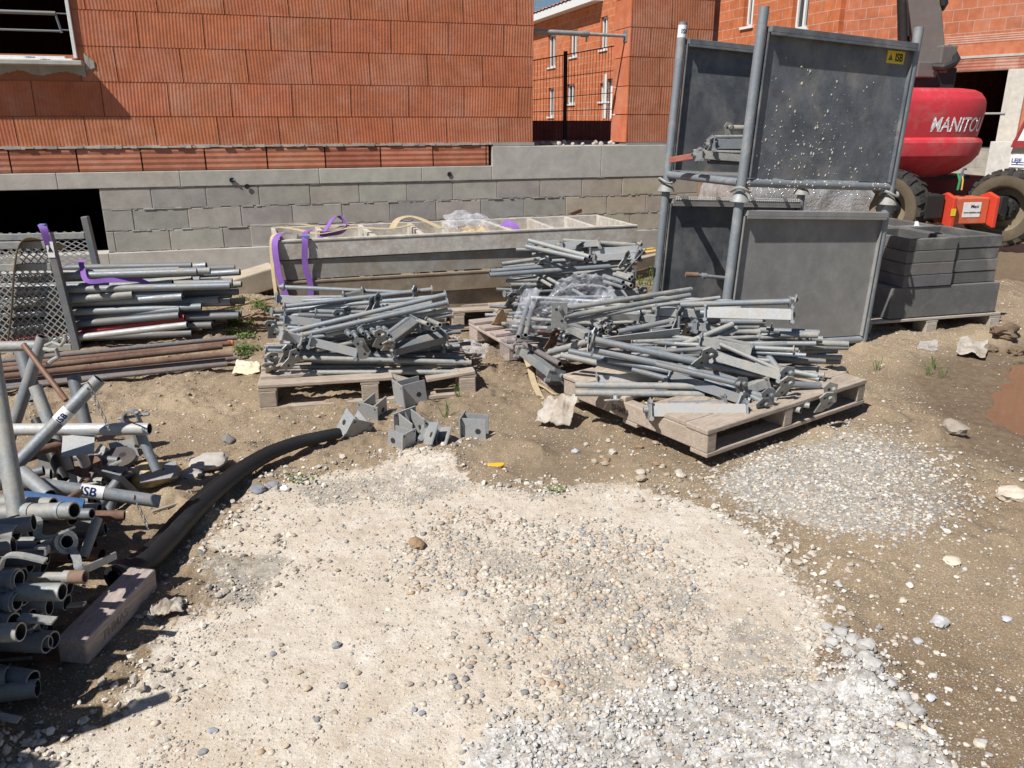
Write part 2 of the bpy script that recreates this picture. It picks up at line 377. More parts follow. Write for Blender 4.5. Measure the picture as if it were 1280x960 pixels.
# small mud ridge in front of the front pallet and near blocks
for (u,v,r,h) in ((790,575,.16,.035),(560,575,.2,.03),(610,560,.15,.03),(660,560,.12,.03),(1250,425,.18,.10),(1215,415,.10,.04),(1130,452,.3,.03),(1180,545,.1,.05),(90,560,.3,.05),(170,600,.2,.04),(620,590,.1,.02)):
    g=G(u,v); d2=((XX-g.x)**2+(YY-g.y)**2)/(r*r); H+=h*np.exp(-d2)*(.7+.9*fbm(XX,YY,12,3,33))
H=H*(1-mU*.8)-mU*.028
H=H*(1-mW*.5)
H-=H[(XX**2+(YY-4)**2)<9].mean()
edge=np.minimum(np.minimum(XX-GX0,GX1-XX),np.minimum(YY-GY0,GY1-YY)); ed=np.clip(edge/.35,0,1)
H=H*ed-.05*(1-ed)
def hz(x,y):
    i=int(round((x-GX0)/GS)); j=int(round((y-GY0)/GS))
    if 0<=i<nx and 0<=j<ny: return float(H[j,i])
    return -.02
def msk(A,x,y):
    i=int(round((x-GX0)/GS)); j=int(round((y-GY0)/GS))
    return float(A[j,i]) if 0<=i<nx and 0<=j<ny else 0
me=bpy.data.meshes.new('ground')
co=np.stack([XX,YY,H],-1).reshape(-1,3).astype(np.float32)
ii=(np.arange(ny-1)[:,None]*nx+np.arange(nx-1)[None,:]).ravel()
quads=np.stack([ii,ii+1,ii+1+nx,ii+nx],-1).astype(np.int32)
me.vertices.add(len(co)); me.vertices.foreach_set('co',co.ravel())
me.loops.add(quads.size); me.loops.foreach_set('vertex_index',quads.ravel())
me.polygons.add(len(quads)); me.polygons.foreach_set('loop_start',np.arange(len(quads))*4)
me.polygons.foreach_set('use_smooth',np.ones(len(quads),bool)); me.update(calc_edges=True)
at=me.color_attributes.new('Zone','FLOAT_COLOR','POINT')
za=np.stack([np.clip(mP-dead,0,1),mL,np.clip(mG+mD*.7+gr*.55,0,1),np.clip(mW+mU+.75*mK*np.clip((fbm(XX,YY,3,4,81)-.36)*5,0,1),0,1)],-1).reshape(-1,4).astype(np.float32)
at.data.foreach_set('color',za.ravel())
def groundmat():
    m,nt,bs=newmat('building_site_earth')
    a=N(nt,'ShaderNodeAttribute'); a.attribute_name='Zone'
    sep=nt.nodes.new('ShaderNodeSeparateColor'); nt.links.new(a.outputs['Color'],sep.inputs[0])
    geo=nt.nodes.new('ShaderNodeNewGeometry'); P=geo.outputs['Position']
    n0=noise(nt,P,.9,6,.6,.3); n1=noise(nt,P,4.5,7,.68,.4); n2=noise(nt,P,28,6,.7); n3=noise(nt,P,140,4,.7)
    def vor(s):
        v=N(nt,'ShaderNodeTexVoronoi',Scale=s); nt.links.new(P,v.inputs['Vector']); return v
    v1=vor(70); v2=vor(150); v3=vor(300)
    mud=mix(nt,ramp(nt,n1,[(.3,0),(.72,1)]),(.145,.10,.058),(.30,.22,.135))
    mud=mix(nt,ramp(nt,n0,[(.35,0),(.65,.9)]),mud,(.39,.305,.20))
    mud=mix(nt,ramp(nt,n3,[(.35,.5),(.6,0)]),mud,(.07,.045,.025))
    # scattered grit: random cells of a voronoi coloured pale
    def grit(v,lo,base,amt,cols):
        s=nt.nodes.new('ShaderNodeSeparateColor'); nt.links.new(v.outputs['Color'],s.inputs[0])
        on=ramp(nt,s.outputs[0],[(lo,0),(lo+.02,1)]); ins=ramp(nt,v.outputs['Distance'],[(.25,1),(.42,0)])
        f=math_(nt,'MULTIPLY',math_(nt,'MULTIPLY',on,ins),amt)
        return mix(nt,f,base,ramp(nt,s.outputs[1],cols)),f
    gcol=[(0,(.55,.50,.43)),(.3,(.33,.32,.30)),(.55,(.62,.55,.44)),(.75,(.42,.33,.24)),(1,(.72,.69,.64))]
    mud,g1=grit(v2,.80,mud,.9,gcol); mud,g1b=grit(v3,.72,mud,.7,gcol)
    pale=mix(nt,ramp(nt,n1,[(.3,0),(.65,1)]),(.50,.425,.34),(.69,.64,.565))
    pale=mix(nt,ramp(nt,n0,[(.4,0),(.7,.7)]),pale,(.64,.57,.47))
    pale=mix(nt,ramp(nt,n2,[(.50,0),(.72,.7)]),pale,(.40,.325,.245)); pale=mix(nt,ramp(nt,noise(nt,P,2.3,7,.7,.8),[(.50,0),(.66,.55)]),pale,(.47,.38,.27)); pale=mix(nt,ramp(nt,noise(nt,P,3.1,7,.72,1.0),[(.54,0),(.66,.7)]),pale,(.74,.71,.66))
    pale,g2=grit(v2,.45,pale,.75,gcol); pale,g3=grit(v3,.35,pale,.6,gcol); pale,g4=grit(v1,.78,pale,.7,gcol)
    lump=mix(nt,ramp(nt,n1,[(.32,0),(.58,1)]),(.46,.44,.41),(.66,.645,.62))
    lump=mix(nt,ramp(nt,n2,[(.40,.8),(.58,0)]),lump,(.27,.245,.21)); lump=mix(nt,1.0,lump,ramp(nt,n3,[(.35,(.72,.72,.72)),(.65,(1.1,1.1,1.1))]),'MULTIPLY')
    grav=mix(nt,ramp(nt,n2,[(.3,0),(.7,1)]),(.20,.165,.12),(.42,.39,.34)); grav,g5=grit(v1,.35,grav,.9,gcol); grav,g6=grit(v2,.3,grav,.85,gcol)
    def edge(mask,w=.35):
        s=math_(nt,'ADD',mask,math_(nt,'MULTIPLY',math_(nt,'SUBTRACT',math_(nt,'ADD',math_(nt,'MULTIPLY',n1,.5),math_(nt,'MULTIPLY',n2,.5)),.5),2.4))
        return ramp(nt,s,[(.41,0),(.59,1)])
    eP=edge(sep.outputs[0]); eL=edge(sep.outputs[1]); eG=edge(sep.outputs[2])
    n4=noise(nt,P,420,2,.6)
    pale=mix(nt,1.0,pale,ramp(nt,n4,[(.3,(.72,.70,.67)),(.7,(1.16,1.15,1.13))]),'MULTIPLY'); mud=mix(nt,1.0,mud,ramp(nt,n4,[(.3,(.72,.70,.67)),(.7,(1.3,1.3,1.3))]),'MULTIPLY')
    c=mix(nt,eP,mud,pale); c=mix(nt,eG,c,grav); c=mix(nt,eL,c,lump)
    wet=a.outputs['Alpha']
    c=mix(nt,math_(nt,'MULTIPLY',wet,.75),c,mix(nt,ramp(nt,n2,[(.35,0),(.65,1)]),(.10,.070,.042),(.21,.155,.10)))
    setc(nt,bs,c)
    ro=math_(nt,'SUBTRACT',.95,math_(nt,'MULTIPLY',math_(nt,'POWER',wet,3),.4)); nt.links.new(ro,bs.inputs['Roughness'])
    hh=math_(nt,'ADD',math_(nt,'MULTIPLY',n2,1.0),math_(nt,'MULTIPLY',n3,.5))
    hh=math_(nt,'ADD',hh,math_(nt,'MULTIPLY',math_(nt,'ADD',math_(nt,'MULTIPLY',g2,.3),math_(nt,'ADD',g1,g5)),.35))
    hh=math_(nt,'ADD',hh,math_(nt,'MULTIPLY',n4,.3))
    bump(nt,bs,hh,.5,.007)
    return m
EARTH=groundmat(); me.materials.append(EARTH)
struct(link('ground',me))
# wide sheet to the horizon (slightly below the detailed sheet)
m=M(); m.add([(-900,-900,-.06),(900,-900,-.06),(900,900,-.06),(-900,900,-.06)],[(0,1,2,3)])
mm,nt,bs=newmat('far_dry_earth'); geo=nt.nodes.new('ShaderNodeNewGeometry')
n=noise(nt,geo.outputs['Position'],.6,7,.65); n2=noise(nt,geo.outputs['Position'],9,5,.7)
setc(nt,bs,mix(nt,ramp(nt,n2,[(.4,0),(.7,.6)]),mix(nt,ramp(nt,n,[(.3,0),(.7,1)]),(.24,.165,.09),(.42,.33,.22)),(.50,.43,.33))); bs.inputs['Roughness'].default_value=.95; bump(nt,bs,n2,.8,.03)
struct(m.obj('terrain',EARTH))
# pavement-like pale compacted track on the right, beyond the blocks
m=M(); pts=[G(1235,325),G(1290,318),G(1500,330),G(1500,420),G(1290,385),G(1235,372)]
# puddle water
mm,nt,bs=newmat('muddy_water'); bs.inputs['Base Color'].default_value=(.14,.105,.068,1); bs.inputs['Roughness'].default_value=.03; bs.inputs['IOR'].default_value=1.9; bs.inputs['Specular IOR Level'].default_value=.9
geo=nt.nodes.new('ShaderNodeNewGeometry'); bump(nt,bs,noise(nt,geo.outputs['Position'],14,3,.5),.03,.01)
ys,xs=np.where(mU>.05); m=M(); zz=float(np.quantile(H[mU>.4],.86))
m.add([(xs.min()*GS+GX0,ys.min()*GS+GY0,zz),(xs.max()*GS+GX0,ys.min()*GS+GY0,zz),(xs.max()*GS+GX0,ys.max()*GS+GY0,zz),(xs.min()*GS+GX0,ys.max()*GS+GY0,zz)],[(0,1,2,3)])
struct(m.obj('puddle_water',mm,smooth=False))
# ---- loose stones as stuff (gravel) ----
PHI=(1+5**.5)/2
ICO=np.array([(-1,PHI,0),(1,PHI,0),(-1,-PHI,0),(1,-PHI,0),(0,-1,PHI),(0,1,PHI),(0,-1,-PHI),(0,1,-PHI),(PHI,0,-1),(PHI,0,1),(-PHI,0,-1),(-PHI,0,1)])/math.sqrt(1+PHI*PHI)
ICF=np.array([(0,11,5),(0,5,1),(0,1,7),(0,7,10),(0,10,11),(1,5,9),(5,11,4),(11,10,2),(10,7,6),(7,1,8),(3,9,4),(3,4,2),(3,2,6),(3,6,8),(3,8,9),(4,9,5),(2,4,11),(6,2,10),(8,6,7),(9,8,1)])
def scatter(name,label,cat,n,dens,smin,smax,pw,cols,seed,flat=.62,sink=.25,jit=.28,smooth=True,mult=6):
    r=np.random.RandomState(seed)
    x=r.uniform(GX0+.3,GX1-.3,n*mult); y=GY0+.3+(GY1-GY0-.6)*r.rand(n*mult)**1.5
    i=((x-GX0)/GS).astype(int); j=((y-GY0)/GS).astype(int)
    keep=r.rand(n*mult)<dens[j,i]; x=x[keep][:n]; y=y[keep][:n]; i=i[keep][:n]; j=j[keep][:n]
    # skip what lies outside the view cone with margin
    vis=(np.abs(x)<.72*y+.5); x=x[vis];y=y[vis];i=i[vis];j=j[vis]
    k=len(x); s=smin+(smax-smin)*r.rand(k)**pw
    V=ICO[None]*(1+r.uniform(-jit,jit,(k,12,1)))
    sc=np.stack([s*r.uniform(.8,1.3,k),s*r.uniform(.8,1.2,k),s*flat*r.uniform(.7,1.2,k)],-1)*.5
    V=V*sc[:,None,:]; a=r.uniform(0,6.28,k); ca,sa=np.cos(a)[:,None],np.sin(a)[:,None]
    X=V[:,:,0]*ca-V[:,:,1]*sa; Y=V[:,:,0]*sa+V[:,:,1]*ca
    Z=V[:,:,2]+(H[j,i]+sc[:,2]*(1-2*sink))[:,None]
    co=np.stack([X+x[:,None],Y+y[:,None],Z],-1).reshape(-1,3).astype(np.float32)
    F=(ICF[None]+np.arange(k)[:,None,None]*12).reshape(-1,3).astype(np.int32)
    me=bpy.data.meshes.new(name); me.vertices.add(len(co)); me.vertices.foreach_set('co',co.ravel())
    me.loops.add(F.size); me.loops.foreach_set('vertex_index',F.ravel()); me.polygons.add(len(F)); me.polygons.foreach_set('loop_start',np.arange(len(F))*3)
    me.polygons.foreach_set('use_smooth',np.full(len(F),smooth)); me.update(calc_edges=True)
    at=me.color_attributes.new('Col','FLOAT_COLOR','POINT'); C=np.array(cols)[r.randint(0,len(cols),k)]*r.uniform(.75,1.2,(k,1))
    C=np.concatenate([C,np.ones((k,1))],1); at.data.foreach_set('color',np.repeat(C,12,0).astype(np.float32).ravel())
    me.materials.append(STONEM); o=link(name,me); tag(o,label,cat); o['kind']='stuff'; return o
PEB=[(.52,.46,.38),(.38,.37,.355),(.60,.54,.46),(.31,.32,.325),(.46,.39,.31),(.64,.60,.53),(.43,.41,.38),(.52,.46,.38),(.57,.50,.41),(.48,.42,.34),(.55,.49,.41),(.46,.34,.24)]
dens=np.clip(.12*mP+.35*gr+.8*np.clip(mC*mP+mC2*mP*.8,0,1)+.6*mG+.12*(1-mP)*(1-mW),0,1)*(1-mL*.8)*(1-mU)*(.35+1.0*np.clip((fbm(XX,YY,5,3,41)-.38)*3.5,0,1))
scatter('gravel_pebbles','mixed river pebbles scattered over the pale compacted stone patch','gravel',19000,dens,.006,.022,2.6,PEB,5,sink=.42,jit=.32)
densC=np.clip(mC*mP+mC2*mP*.5,0,1)*(.2+.9*(fbm(XX,YY,6,3,44)>.5))
scatter('coarse_pebbles','bed of larger grey and tan pebbles in the middle of the pale patch','gravel',3400,densC,.008,.026,2.0,PEB,15,sink=.33,jit=.3,mult=50)
densF=np.clip(.35*mP+.9*gr+.95*mG+.42*(1-mP),0,1)*(1-mU)*(1-mW*.7)*(.2+1.1*fbm(XX,YY,9,3,47))
scatter('fine_grit','fine crushed stone grit strewn over the earth','grit',60000,np.clip(densF,0,1),.003,.010,1.6,PEB,25,jit=.2)
scatter('stone_chips','grey stone chips of the gravel patch right of the front pallet','gravel',7500,np.clip(mG*1.1,0,1)*(.3+1.2*(fbm(XX,YY,6,3,91)-.2)),.005,.019,2.0,[(.50,.49,.46),(.62,.60,.56),(.36,.36,.36),(.55,.49,.41)],65,flat=.6,sink=.3,jit=.35,smooth=False,mult=60)
scatter('stone_chips','angular stone chips in the gravelly parts of the pale patch','gravel',14000,np.clip(gr*.6+mC*mP*.8+.05*mP,0,1),.004,.013,1.8,PEB,66,flat=.6,sink=.35,jit=.35,smooth=False,mult=14)
densL=mL*np.clip((fbm(XX,YY,7,3,51)-.40)*5,.3,1)
LC=[(.62,.61,.59),(.56,.55,.53),(.66,.65,.63),(.50,.49,.475)]
scatter('concrete_crumbs','heaped light grey crumbs of crushed concrete along the bottom of the frame','crushed concrete',26000,densL,.003,.0160,2.9,LC,35,flat=.95,sink=.15,jit=.42,smooth=False,mult=22)
densL2=np.clip(blur(mL,14)*1.2,0,1)*(1-mL)*.5
scatter('stray_concrete_crumbs','stray grey concrete crumbs around the edge of the crushed concrete','crushed concrete',1500,densL2,.006,.022,2,LC,36,flat=.85,sink=.2,jit=.4,smooth=False)
rim=np.clip(blur(mP,10)*(1-blur(mP,10))*4,0,1)*(1-mL)
scatter('rim_stones','broken pale stones along the rim of the compacted patch','gravel',4200,rim*np.clip((fbm(XX,YY,5,3,61)-.42)*5,0,1),.006,.028,2.4,[(.66,.62,.55),(.55,.51,.45),(.46,.40,.33)],37,flat=.8,sink=.25,jit=.4,smooth=False,mult=20)
# ---- individual stones, clods and scraps ----
def rock(u,v,w,cat,label,c=(.6,.57,.52),flat=.7,group=None,jag=.42,name='stone',sub=2,mat=None):
    import bmesh
    p=G(u,v,.0); z=hz(p.x,p.y); bm=bmesh.new(); bmesh.ops.create_icosphere(bm,subdivisions=sub+1,radius=w/2)
    off=Vector((u*.37,v*.21,w*50)); a=random.uniform(0,6)
    for q in bm.verts:
        n=mnoise.noise(q.co*(2.2/w)+off)+.5*mnoise.noise(q.co*(5/w)+off)+.35*abs(mnoise.noise(q.co*(11/w)+off))
        q.co*=1+jag*n; q.co.z*=flat; q.co.x*=1.15
    me=bpy.data.meshes.new(name); bm.to_mesh(me); bm.free()
    at=me.color_attributes.new('Col','FLOAT_COLOR','POINT'); at.data.foreach_set('color',list((*c,1))*len(me.vertices))
    me.materials.append(mat or STONEM); me.polygons.foreach_set('use_smooth',[True]*len(me.polygons)); me.set_sharp_from_angle(angle=R(28))
    o=link(name,me,loc=(p.x,p.y,z+w*flat*.30)); o.rotation_euler=(0,0,a); return tag(o,label,cat,group)
W_=(.68,.66,.62); BR=(.30,.20,.12); GR=(.42,.43,.45); TN=(.55,.40,.22)
rock(522,683,.055,'clod','brown earth clod sitting on the middle pebbles',BR)
rock(421,808,.024,'stone','dark grey pebble alone on the smooth pale ground',(.25,.26,.28))
rock(1175,773,.045,'stone','round light grey stone alone on the mud at right',(.55,.55,.56),.8)
rock(1190,697,.05,'stone','flat cream stone on the brown mud at right',(.66,.58,.46),.35)
rock(1045,470,.14,'stone','pale limestone lump beside the mud behind the front pallet',(.60,.50,.36),.55)
rock(1215,433,.05,'stone','small stone by the white rag near the concrete blocks',W_)
rock(1192,548,.10,'clod','muddy grey chunk standing at the puddle edge',(.38,.33,.27),.7)
rock(1265,625,.10,'stone','cream rock at the right edge of the mud',(.64,.56,.46),.5)
rock(1253,430,.13,'clod','large dark clod heap right of the block pallet',(.16,.11,.07),.7,jag=.9)
rock(1238,436,.07,'clod','small dark clod left of the large clod near the blocks',(.17,.12,.075),.7,jag=.9)
rock(1270,440,.08,'clod','dark clod at the frame edge right of the large clod',(.18,.13,.08),.7,jag=.9)
rock(197,612,.17,'stone','yellowish sandstone block behind the round steel base plates',(.52,.38,.20),.55,jag=.18)
rock(285,547,.06,'stone','dark grey rubble lump on the sandy earth',(.22,.21,.20),.6)
rock(262,588,.13,'concrete chunk','cracked grey concrete chunk left of the black hose bend',(.50,.47,.43),.35)
rock(240,600,.09,'concrete chunk','smaller broken concrete chunk tucked beside the cracked one',(.44,.41,.37),.5)
rock(305,458,.05,'stone','little stone by the crumpled yellow and white rag',(.5,.45,.36))
rock(607,432,.04,'stone','small stone near the foot of the torn paper sack',(.5,.45,.36))
rock(322,612,.055,'stone','dark grey slag stone by the black hose',(.24,.26,.30),.5)
rock(342,606,.05,'stone','dark slag stone touching the white one by the hose',(.26,.27,.30),.5)
rock(356,609,.035,'stone','white stone just right of the dark slag stones',(.75,.74,.72),.6)
rock(720,563,.035,'stone','grey stone left of the front pallet corner',GR)
rock(150,628,.05,'stone','stone lying among the steel base plates',(.5,.47,.42))
for i in range(46):
    u=random.uniform(1030,1270); v=random.uniform(640,930)
    rock(u,v,random.uniform(.010,.028),'stone','small pale stone lying loose on the bare mud at right',random.choice([(.62,.56,.46),(.5,.52,.55),(.66,.64,.6)]),.6,'stones scattered on the mud at right',sub=1)
for i in range(40):
    u=random.uniform(210,880); v=random.uniform(760,940)
    if u>560 and v>870: continue
    rock(u,v,random.uniform(.010,.022),'stone','small dark or tan pebble lying loose on the smooth pale ground',random.choice([(.28,.28,.30),(.36,.30,.26),(.3,.32,.36),(.5,.42,.32)]),.6,'pebbles on the smooth pale ground',sub=1)
for i in range(26):
    u=random.uniform(720,880); v=random.uniform(545,600)
    if msk(mP,*G(u,v)[:2])<.3: rock(u,v,random.uniform(.02,.045),'clod','small clod of churned earth in front of the front pallet',random.choice([BR,(.42,.35,.26),(.5,.45,.38)]),.65,'clods in front of the front pallet',sub=1)
for i,(u,v) in enumerate(((1034,782),(1052,790),(1066,800),(1040,805),(1083,808),(1060,820),(1080,830),(1090,845),(1110,862),(1130,875),(1146,888))):
    rock(u,v,random.uniform(.028,.048),'concrete lump','crumbly light grey lump in the trail of concrete lumps at right',(.46,.455,.44),.8,'crumbly concrete lumps in the trail',jag=.45)
# ================================================================== BUILDINGS
WM=Matrix.Translation(W0)@Matrix.Rotation(WA,4,'Z')
CORE=painted('brick_core_mortar',(.36,.13,.065),(.3,.25,.2),.4,.95,0,objvar=0)
INT=painted('unlit_interior_plaster',(.10,.08,.07),(.08,.06,.05),.4,.95,0,objvar=0)  # dark base colour stands in for the shade inside the openings
def jit(c,a=.12):
    k=1+random.uniform(-a,a); return tuple(x*k*(1+random.uniform(-.03,.03)) for x in c)
def overlap(s0,s1,z0,z1,holes):
    for h in holes:
        if s1>h[0]+1e-4 and s0<h[1]-1e-4 and z1>h[2]+1e-4 and z0<h[3]-1e-4: return h
    return None
def rib_courses(m,s0,s1,courses,L,holes,cols,face=0.0,amp=.003,rib=.03,slant=0,horiz=False,gap=.0006):
    """corrugated brick faces; the front is at y=face and the joints are real gaps"""
    for k,(z0,z1) in enumerate(courses):
        s=s0-L*random.random()
        while s<s1:
            e=s+L+random.uniform(-.02,.02); a,b=max(s,s0),min(e,s1); s=e
            segs=[(a,b)]
            for h in holes:
                if z1>h[2]+.01 and z0<h[3]-.01:
                    ns=[]
                    for (p,q) in segs:
                        if q<=h[0] or p>=h[1]: ns.append((p,q))
                        else:
                            if p<h[0]: ns.append((p,h[0]))
                            if q>h[1]: ns.append((h[1],q))
                    segs=ns
            for (p,q) in segs:
                if q-p<.03: continue
                m.c=jit(random.choice(cols),.035); off=random.uniform(-.0012,.0012)+face
                p1,q1=p+gap,q-gap; za,zb=z0+gap*.6+random.uniform(0,.0015),z1-gap*.6-random.uniform(0,.0015)
                if horiz:
                    n=4; vs=[];fs=[]
                    for i in range(2*n+1):
                        z=za+(zb-za)*i/(2*n); y=off-(amp if i%2 else 0)
                        vs+=[(p1,y,z),(q1,y,z)]
                    for i in range(2*n): fs.append((2*i,2*i+1,2*i+3,2*i+2))
                else:
                    n=max(2,int((q1-p1)/rib)); vs=[];fs=[]
                    sl=slant*(1 if k%2 else -1)
                    for i in range(2*n+1):
                        x=p1+(q1-p1)*i/(2*n); y=off-(amp if i%2==0 else 0)
                        x0=min(max(x-sl,p1),q1); x1=min(max(x+sl,p1),q1)
                        vs+=[(x0,y,za),(x1,y,zb)]
                    for i in range(2*n): fs.append((2*i,2*i+2,2*i+3,2*i+1))
                m.add(vs,fs)
                y0=off-(0 if horiz else amp); Y=face+.06
                m.add([(p1,y0,za),(q1,y0,za),(q1,y0,zb),(p1,y0,zb),(p1,Y,za),(q1,Y,za),(q1,Y,zb),(p1,Y,zb)],[(0,4,5,1),(1,5,6,2),(2,6,7,3),(3,7,4,0)])
    m.c=(1,1,1)
CC=[(.50,.165,.080),(.485,.158,.076),(.515,.172,.084),(.475,.155,.075)]
crs=[(1.22,1.487)]; z=1.49
while z<5.6: crs.append((z,z+.3035)); z+=.305
TOP=z
# ---------------- left brick house
hs=thing('brick_house','unfinished ribbed orange clay brick house filling the upper left','house',mat=WM)
hole=(-1.35,0.0,2.02,3.35)
m=M(); rib_courses(m,-7,4.4,crs,.585,[hole],CC,slant=.006)
w=m.obj('wall',CLAY,hs,smooth=False)
m=M()
for a,b in (((-7,.004,1.222),(-1.35,.22,TOP)),((-1.35,.004,1.222),(0,.22,2.02)),((-1.35,.004,3.35),(0,.22,TOP)),((0,.004,1.222),(4.395,.22,TOP))): m.box(a,b)
m.box((-7,.22,1.2),(-6.8,8,TOP)); m.box((4.2,.22,1.2),(4.395,8,TOP)); m.box((-6.8,7.8,1.2),(4.2,8,TOP)); m.box((-7,0.03,TOP),(4.39,8,TOP+.2)); m.box((-6.8,.3,1.0),(4.2,7.8,1.15))
m.obj('wall_core',CORE,hs,smooth=False)
# side wall bricks facing the gap
sm=M(); sm.T=Matrix.Translation((4.40,0,0))@Matrix.Rotation(R(90),4,'Z'); rib_courses(sm,0.02,8,crs,.585,[],CC); sm.obj('wall',CLAY,hs,smooth=False)
# mortar bed above small course
m=M(); random.seed(11)
s=-7
while s<3.93:
    e=s+random.uniform(.03,.09); m.c=jit((.46,.44,.40),.2); d=.006+random.uniform(0,.018); m.box((s,-d,1.203+random.uniform(-.006,.003)),(min(e,3.93),.03,1.222+random.uniform(-.004,.008))); s=e
m.c=(1,1,1); m.obj('mortar_bed',CONC,hs,smooth=False)
m=M(); m.c=jit((.40,.38,.35),.1); m.box((3.935,-.004,1.19),(4.42,.22,1.225)); m.obj('mortar_bed',CONC,hs,smooth=False)
# window
wn_=thing('tmp','x','x',mat=WM); bpy.data.objects.remove(wn_)
wf=M(); wf.box((-.03,-.035,1.99),(0.0,.10,3.35)); 
wf=wf.obj('window_frame',WHITE,hs,bevel=.004)
m=M(); m.c=(.50,.49,.45); m.box((-1.5,-.165,1.925),(.05,.03,1.965)); m.c=(1,1,1); sill=m.obj('window_sill',CONC,hs,bevel=.005,smooth=False)
m=M(); m.c=(.40,.38,.34)
for i in range(90):
    x=-1.5+i*.0172; m.box((x,-.008-random.uniform(0,.006),1.865-.02*math.sin(i*.3)-random.uniform(0,.012)),(x+.0172,.03,1.925))
[m.box((0.052+k*.011,-.008-random.uniform(0,.004),1.885+k*.004+random.uniform(0,.008)),(.063+k*.011,.03,2.035-k*.009-random.uniform(0,.012))) for k in range(7)]; m.c=(1,1,1); m.obj('mortar_patch',CONC,hs,smooth=False)
m=M(); m.box((-1.35,-.06,1.966),(-.04,.06,1.985)); m.box((-1.35,-.05,1.985),(-.10,.02,2.003)); st=m.obj('packing_strip',LBL,hs,bevel=.003)
# guard rail in the window
m=M(); m.tube((-1.4,-.03,2.36),(-.12,-.03,2.36),.017,mi=0); m.tube((-1.4,-.03,2.235-.02),(-.09,-.03,2.215),.009)
m.tube((-.125,-.03,2.37),(-.095,-.03,2.20),.010); m.tube((-.12,-.03,2.36),(-.02,-.02,2.36),.006); m.tube((-.09,-.03,2.225),(-.02,-.02,2.225),.006)
m.obj('guard_rail',GALVD,hs)
def text(s,size,mat,parent,mtx,name='lettering',bold=0.0,ext=.0008,align='LEFT',shear=0,sx=1,fn=None):
    cu=bpy.data.curves.new('t','FONT'); cu.body=s; cu.size=size; cu.extrude=ext; cu.offset=bold; cu.align_x=align; cu.shear=shear; cu.resolution_u=3
    t=bpy.data.objects.new('t',cu); COL.objects.link(t); bpy.context.view_layer.update()
    dg=bpy.context.evaluated_depsgraph_get(); me=bpy.data.meshes.new_from_object(t.evaluated_get(dg)); bpy.data.objects.remove(t)
    me.transform(Matrix.Diagonal((sx,1,1,1)))
    if fn:
        import bmesh
        bm=bmesh.new(); bm.from_mesh(me); bmesh.ops.remove_doubles(bm,verts=bm.verts,dist=1e-5)
        for _ in range(4):
            el=[e for e in bm.edges if e.calc_length()>size*.09]
            if not el: break
            bmesh.ops.subdivide_edges(bm,edges=el,cuts=1,use_grid_fill=False); bmesh.ops.triangulate(bm,faces=bm.faces)
        bm.to_mesh(me); bm.free()
    if fn:
        for v in me.vertices: v.co=fn(v.co)
    me.transform(mtx); me.materials.clear(); me.materials.append(mat); me.name=name
    return link(name,me,parent)
FRONT=Matrix.Rotation(R(90),4,'X')      # text facing local -Y
text('VEKA',.035,NAVY,hs,Matrix.Translation((-.42,-.0515,1.9855))@FRONT@Matrix.Diagonal((1,.45,1,1)),bold=.0006)
text('VEKA',.035,NAVY,hs,Matrix.Translation((-1.0,-.0515,1.9855))@FRONT@Matrix.Diagonal((1,.45,1,1)),bold=.0006)
text('VEKA',.035,NAVY,hs,Matrix.Translation((-.30,-.0615,1.968))@FRONT@Matrix.Diagonal((1,.45,1,1)),bold=.0006)
# ---------------- basement wall
fw=thing('basement_wall','grey concrete block basement wall with a dark hatch below the houses','wall',mat=WM)
m=M(); SC=[(.46,.17,.10),(.40,.14,.085),(.50,.19,.11)]
rib_courses(m,-7,3.90,[(.985,1.20)],.57,[],SC,face=-.002,amp=.004,horiz=True,gap=.007); m.obj('clay_edging_course',CLAY,fw,smooth=False)
m=M(); m.c=(.35,.335,.31); s=-7
while s<6.5:                                     # cast concrete band
    e=min(s+random.uniform(1.0,1.6),6.5); m.c=jit((.46,.445,.41),.06)
    top=.983 if s<3.93 else 1.185
    if s<3.93<e: e=3.93
    m.box((s+.001,-.012,.832),(e-.001,.25,top)); s=e
m.c=(1,1,1); m.obj('concrete_band',CONC,fw,smooth=False,bevel=.006)
m=M(); BC=[(.37,.355,.33),(.40,.385,.35),(.345,.335,.315),(.41,.395,.355)]; hatch=(-1.25,0.0,.215,.832)
for k in range(3):
    z0=.215+k*.2055; z1=z0+.2055; s=-7-.25*(k%2)-.06*k
    while s<6.5:
        e=s+.505; a,b=max(s,-7),min(e,6.5)
        ss=[(a,b)] if (b<=hatch[0] or a>=hatch[1]) else [(a,hatch[0])]*(a<hatch[0])+[(hatch[1],b)]*(b>hatch[1])
        for (p,q) in ss:
            if q-p<.05: continue
            cc=BC if p<4.6 else [(.44,.39,.30),(.40,.355,.28)]
            m.c=jit(random.choice(cc),.07); d=random.uniform(0,.004); m.box((p+.004,-d,z0+.005),(q-.004,.2,z1-.005))
        s=e
m.c=(1,1,1); m.obj('block_courses',BLOCKM,fw,smooth=False,bevel=.004)
m=M(); random.seed(5)                            # mortar in the joints and squeezed out blobs
m.c=(.24,.235,.22); m.box((0.0,.0015,.215),(6.49,.19,.83)); m.box((-7,.0015,.215),(-1.25,.19,.83))
for i in range(420):
    k=random.randint(0,3); s=random.uniform(0.02,6.4); z0=.215+k*.2055; m.c=jit((.36,.35,.32),.15)
    w=random.uniform(.02,.12); h=random.uniform(.004,.011); m.box((s,-.003-random.uniform(0,.007),z0-h*.6),(s+w,.001,z0+h*.6))
m.c=(1,1,1); m.obj('mortar_joints',CONC,fw,smooth=False,bevel=.002)
m=M()
